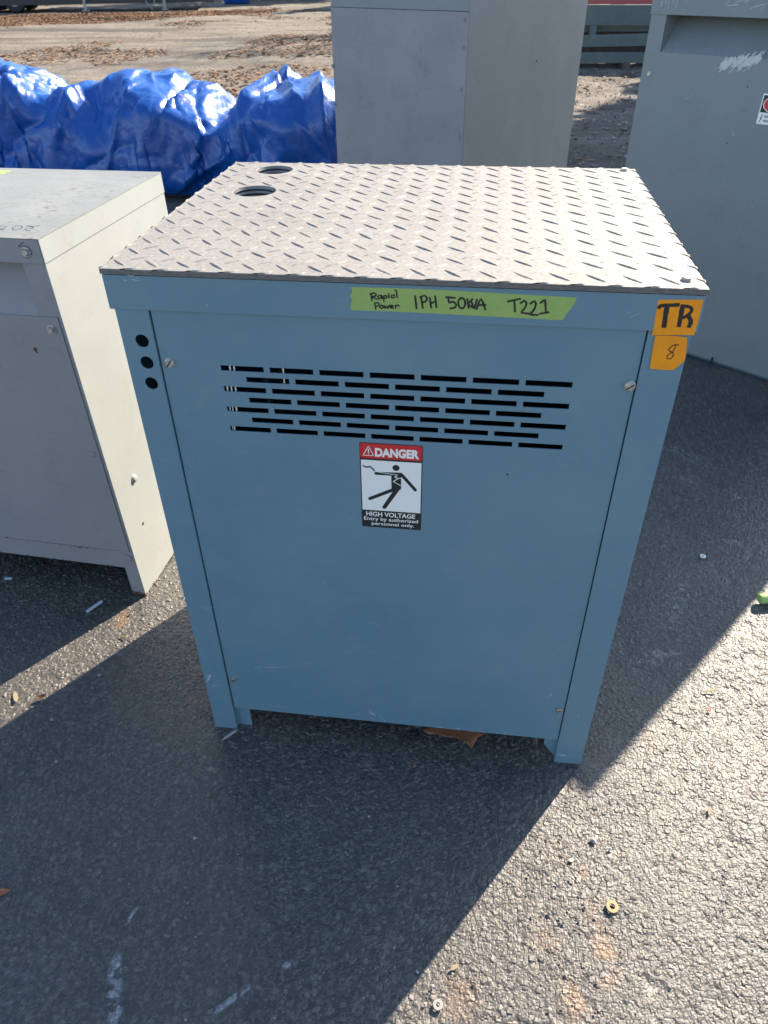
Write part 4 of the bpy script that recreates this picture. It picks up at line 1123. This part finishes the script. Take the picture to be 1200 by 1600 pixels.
Tr = empty('flatbed_trailer', 'long dark flatbed trailer parked beyond the leaf drift', 'trailer', (-16.5, 32.3, 0), R(14))
MB().box(-6.5, 5.5, -1.1, 1.1, .55, .75).build('deck', M_TRUCK, Tr, .01)
for y in (-.8, .8): MB().box(-6.3, 5.4, y - .06, y + .06, .34, .55).build('chassis_rail', M_TRUCK, Tr, .01)
MB().box(-6.5, 5.5, -1.12, -1.09, .22, .56).build('side_skirt', M_TRUCK, Tr)
for x in (-4.2, -3.1, -2.0):
    for y in (-.98, .98):
        M = Matrix.Translation((x, y, .42)) @ Matrix.Rotation(R(90), 4, 'X')
        w = MB().lathe([(.25, -.13), (.40, -.13), (.43, -.08), (.43, .08), (.40, .13), (.25, .13)], 24, M).build('tyre', M_RUBBER, Tr, smooth=True)
        MB().lathe([(.24, -.135), (.24, .135)], 18, M).build('rim', M_PALE, w, smooth=True)
for x in (.6, 3.6):
    j = MB().box(x - .05, x + .05, -1.22, -1.12, .04, .60).build('landing_leg', M_PALE, Tr, .01); MB().box(x - .12, x + .12, -1.29, -1.05, 0, .04).build('foot_plate', M_PALE, j)
mb = MB(); pts = [(3.1 + .16 * math.cos(a), -1.3, .30 + .16 * math.sin(a)) for a in np.linspace(0, 6.28, 18)]; mb.tube(pts, .025, 6); mb.tube([(3.1, -1.3, .14), (3.12, -1.28, .0)], .02, 6); mb.build('chain_ring', M_PALE, Tr)
o = MB().lathe([(.55, 0), (.62, .2), (.5, .42), (.2, .5)], 9, Matrix.Translation((-11.3, 37.0, 0))).build('blue_bundle', M_TARP, None, smooth=True); tag(o, 'small blue tarpaulin bundle far off beside the dark trailer', 'tarp')

# ---------------------------------------------------------------- trees beyond and beside the yard
def bare_tree(loc, H, seed, label, spread=.55):
    rr = random.Random(seed); t = empty('bare_tree', label, 'tree', loc)
    mb = MB(); br = MB()
    def grow(p, d, L, r, lev, m):
        pts = [p]; n = 4 if lev < 3 else 3
        rad = [r]
        for k in range(n):
            d = (d + Vector((rr.gauss(0, .13), rr.gauss(0, .13), .06))).normalized()
            p = p + d * L / n; pts.append(p); rad.append(r * (1 - .5 * (k + 1) / n))
        m.tube(pts, rad, 6 if lev < 2 else 4)
        if lev >= 5: return
        for k in range(4 if lev == 0 else 3):
            i = rr.randint(max(1, n - 2), n); q = pts[i]
            a = rr.uniform(0, 6.28); s = rr.uniform(.35, .9) * spread * 1.5
            nd = (d + Vector((math.cos(a) * s, math.sin(a) * s, rr.uniform(-.1, .25)))).normalized()
            grow(q, nd, L * rr.uniform(.62, .82), rad[i] * rr.uniform(.6, .8), lev + 1, br)
    grow(Vector((0, 0, -.05)), Vector((0, 0, 1)), H * .36, H * .022, 0, mb)
    mb.build('trunk', M_BARK, t, smooth=True); br.build('branches', M_BARK, t)
    return t
bare_tree((6.4, 16.5, 0), 9.5, 2, 'bare leafless tree out to the right beyond the grey cabinet')
bare_tree((1.0, 27.5, 0), 11.0, 5, 'bare leafless tree hidden behind the tall middle cabinet')
bare_tree((4.2, 30.0, 0), 12.0, 9, 'bare leafless tree beyond the stacked steel')
bare_tree((8.2, 11.5, 0), 8.0, 13, 'smaller bare leafless tree off to the right of the yard')

def evergreen(loc, H, r, seed, label):
    rs = np.random.RandomState(seed); t = empty('evergreen_tree', label, 'tree', loc, 0, 'evergreen trees along the far side of the yard')
    MB().tube([(0, 0, -.1), (0, 0, H * .5), (.1, 0, H * .92)], [H * .025, H * .016, .02], 8).build('trunk', M_BARK, t)
    n = 5200
    z = rs.rand(n) ** .75; rad = r * (1 - z) ** .8 * (.55 + .45 * rs.rand(n) ** .4) * (1 + .25 * np.sin(z * 40)); a = rs.uniform(0, 6.28, n)
    P = np.stack([rad * np.cos(a), rad * np.sin(a), .4 + z * (H - .4)], 1)
    v = P[:, None, :] + rs.normal(0, .20, (n, 3, 3)) * np.array([1, 1, .6])
    me = bpy.data.meshes.new('crown'); me.vertices.add(n * 3); me.vertices.foreach_set('co', v.reshape(-1).astype(np.float32))
    me.loops.add(n * 3); me.loops.foreach_set('vertex_index', np.arange(n * 3, dtype=np.int32)); me.polygons.add(n); me.polygons.foreach_set('loop_start', np.arange(0, n * 3, 3, dtype=np.int32))
    at = me.attributes.new('tone', 'FLOAT', 'POINT'); at.data.foreach_set('value', np.repeat(rs.rand(n), 3).astype(np.float32)); me.update(calc_edges=True); me.materials.append(M_NEEDLE)
    link(bpy.data.objects.new('crown', me), t)
evergreen((8.6, 17.6, 0), 10.0, 3.0, 77, 'thin dark evergreen standing nearer on the right, past the grey cabinet')
names = ['left end', 'left of centre', 'centre left', 'centre', 'centre right', 'right of centre', 'right side', 'far right', 'right end']
for i in range(9):
    evergreen((-24 + 6.0 * i + (i % 3) * .8, 42 + (i % 2) * 1.5, 0), 7.5 + (i * 37 % 5) * .7, 3.2, 50 + i, 'tall dark evergreen at the %s of the far tree row' % names[i])

# ---------------------------------------------------------------- small things on the asphalt
def washer(name, x, y, r0, r1, h, mat, label, tilt=0.):
    mb = MB(); n = 28; vs = []
    prof = [(r0, 0), (r1, 0), (r1, h * .7), (r1 - h * .3, h), (r0 + h * .2, h), (r0, h * .8)]
    for r, z in prof:
        for k in range(n): vs.append((r * math.cos(2 * math.pi * k / n), r * math.sin(2 * math.pi * k / n), z))
    fs = [(i * n + k, i * n + (k + 1) % n, ((i + 1) % 6) * n + (k + 1) % n, ((i + 1) % 6) * n + k) for i in range(6) for k in range(n)]
    mb.add(vs, fs); o = mb.build(name, mat, None, smooth=True); o.location = (x, y, .0022); o.rotation_euler = (R(tilt), R(tilt * .6), 0)
    return tag(o, label, 'washer')
washer('washer', .4782, -.3201, .0052, .0128, .0032, M_BRASS, 'dull brass washer lying by the orange rust stain', 3)
washer('washer', .8883, .8071, .0036, .0092, .0022, M_WHITE, 'small white washer in the shade right of the blue transformer', 2)
washer('washer', .1452, -.5343, .0036, .0094, .0022, flat('bright_zinc', (.30, .30, .285), .6, .1), 'pale washer on sunlit asphalt at the bottom edge', 2)
M_PLASTIC = flat('pale_plastic', (.62, .66, .74), .45); M_CHIP = flat('pale_wood', (.32, .26, .15), .8)
def stick(name, a, b, w, h, mat, label, cat, rnd=True):
    a = Vector(a); b = Vector(b); L = (b - a).length; n = 8
    pts = [(-L / 2, -w / 2), (L / 2 - w / 2, -w / 2)] + [(L / 2 - w / 2 + w / 2 * math.sin(math.pi * k / n), -w / 2 * math.cos(math.pi * k / n)) for k in range(1, n)] + [(L / 2 - w / 2, w / 2), (-L / 2, w / 2)]
    o = MB().prism(pts, 0, h, 'z').build(name, mat, None, h * .25); o.location = ((a.x + b.x) / 2, (a.y + b.y) / 2, .002); o.rotation_euler = (0, 0, math.atan2(b.y - a.y, b.x - a.x))
    return tag(o, label, cat)
stick('plastic_strip', (-.9423, .3437), (-.9152, .3926), .010, .003, M_PLASTIC, 'pale blue-white plastic strip in the shade under the grey cabinet', 'plastic strip')
stick('plastic_stub', (-1.2601, .4512), (-1.2364, .454), .008, .003, M_PLASTIC, 'short white stub on dark asphalt at the left edge', 'plastic scrap')
stick('twig_piece', (-1.16, .365), (-1.135, .367), .005, .003, flat('grey_twig', (.14, .13, .12), .8), 'thin grey twig piece on the asphalt below the grey cabinet', 'twig')

def leaf_obj(name, outline, loc, rz, curl, mat, label, cat='leaf', fold=.35, thick=.0006):
    """curled leaf: an outline fanned round a midrib, lifted at the rim"""
    pts = [Vector(p) for p in outline]; n = len(pts)
    c = sum(pts, Vector((0, 0))) / n; vs = []; fs = []
    rings = (0, .35, .7, 1.0)
    for r in rings:
        for p in pts:
            q = c + (p - c) * r; vs.append((q.x, q.y, curl * r * r * (.4 + .6 * abs(math.sin(p.x * 60 + p.y * 35))) + fold * abs(q.y - c.y)))
    for i in range(3):
        for k in range(n): fs.append((i * n + k, i * n + (k + 1) % n, (i + 1) * n + (k + 1) % n, (i + 1) * n + k))
    o = MB().add(vs, fs).build(name, mat, None, smooth=True)
    md = o.modifiers.new('s', 'SOLIDIFY'); md.thickness = thick
    o.location = loc; o.rotation_euler = (0, 0, rz)
    return tag(o, label, cat)
maple = [(-.078, -.014), (-.060, -.024), (-.040, -.018), (-.020, -.024), (0, -.019), (.022, -.024), (.036, -.030), (.047, -.044), (.052, -.028), (.056, -.012), (.080, .01), (.050, .015), (.045, .045), (.015, .03), (-.01, .06), (-.025, .025), (-.055, .03), (-.05, .0)]
leaf_obj('dead_leaf', [(x, y) for x, y in maple], (.145, .058, .003), R(-4), .0045, M_LEAF1, 'large curled brown dead leaf poking out from under the blue transformer', fold=.03)
leaf_obj('dead_leaf', [(-.012, 0), (-.004, -.022), (.008, -.018), (.016, -.002), (.012, .03), (-.006, .028)], (.214, .068, .005), 0, .006, M_LEAF1, 'small brown leaf scrap right of the large leaf under the transformer')
leaf_obj('dead_leaf', [(-.016, -.003), (-.004, -.006), (.010, -.004), (.016, .004), (.004, .008), (-.010, .006)], (-.9185, .0317, .003), R(35), .006, flat('dark_leaf', (.09, .05, .03), .8), 'small dark brown leaf at the edge of the sunlit strip on the left')
leaf_obj('dead_leaf', [(-.02, -.006), (.0, -.008), (.02, 0), (.004, .008), (-.018, .006)], (-.752, -.446, .003), R(20), .005, M_LEAF1, 'reddish brown leaf piece at the left edge in the foreground shade')
def chip(x, y, l, w, rz, mat, label, name='wood_chip', cat='wood chip'):
    pts = [(-l / 2, -w * .2), (-l * .2, -w / 2), (l * .3, -w * .4), (l / 2, 0), (l * .25, w * .45), (-l * .3, w * .3)]
    o = MB().prism(pts, 0, .0016, 'z').build(name, mat, None, .0003); o.location = (x, y, .0025); o.rotation_euler = (R(4), R(-5), R(rz)); return tag(o, label, cat)
chip(-.4006, -.0178, .046, .008, 44, flat('grey_chip', (.40, .36, .33), .8), 'long pale wood splinter at the foot of the blue left post')
chip(-.987, .0276, .040, .012, -55, M_CHIP, 'pale leaf-shaped chip on the sunlit strip at the left edge')
chip(-.795, .262, .022, .006, -25, flat('dark_chip', (.14, .11, .05), .8), 'dark olive twig chip in the sunlit strip beside the transformer')
chip(.7161, -.0835, .024, .007, 68, M_CHIP, 'pale yellow wood chip on sunlit asphalt at the right')
chip(.7936, .2618, .034, .007, 12, M_CHIP, 'pale splinter on sunlit asphalt just beyond the shade edge')
chip(.1719, -.4682, .020, .008, 30, M_CHIP, 'tan wood chip on the sunlit asphalt near the shadow corner')
chip(.405, -.2330, .012, .009, 10, flat('cream_chip', (.62, .56, .40), .7), 'small cream chip by the upper rust stain')
chip(.0573, -.050, .008, .006, 10, M_LEAF1, 'tiny reddish brown crumb in front of the blue transformer')
chip(.2586, .0005, .010, .009, 10, flat('umber', (.10, .06, .04), .8), 'tiny dark brown crumb near the right front foot')
chip(.7348, .5206, .016, .008, 20, flat('grey_flake', (.13, .12, .11), .8), 'dark grey flake in the shade right of the transformer')
chip(.777, .199, .012, .009, 60, flat('red_paint', (.55, .10, .05), .7), 'tiny red paint fleck on the sunlit asphalt', 'paint_fleck', 'paint fleck')
# green tube end at the right edge
gt = empty('green_tool_handle', 'lime green and grey rounded plastic end lying at the right edge of the frame', 'plastic tool', (1.000, .612, .016), R(12))
MB().lathe([(.004, 0), (.013, .003), (.015, .008), (.015, .022)], 18, Matrix.Rotation(R(90), 4, 'Y')).build('end_cap', flat('lime_cap', (.36, .50, .16), .4), gt, smooth=True)
MB().lathe([(.0155, .022), (.016, .03), (.016, .16), (.012, .17)], 18, Matrix.Rotation(R(90), 4, 'Y')).build('grip', flat('lime_plastic', (.30, .46, .10), .4), gt, smooth=True)
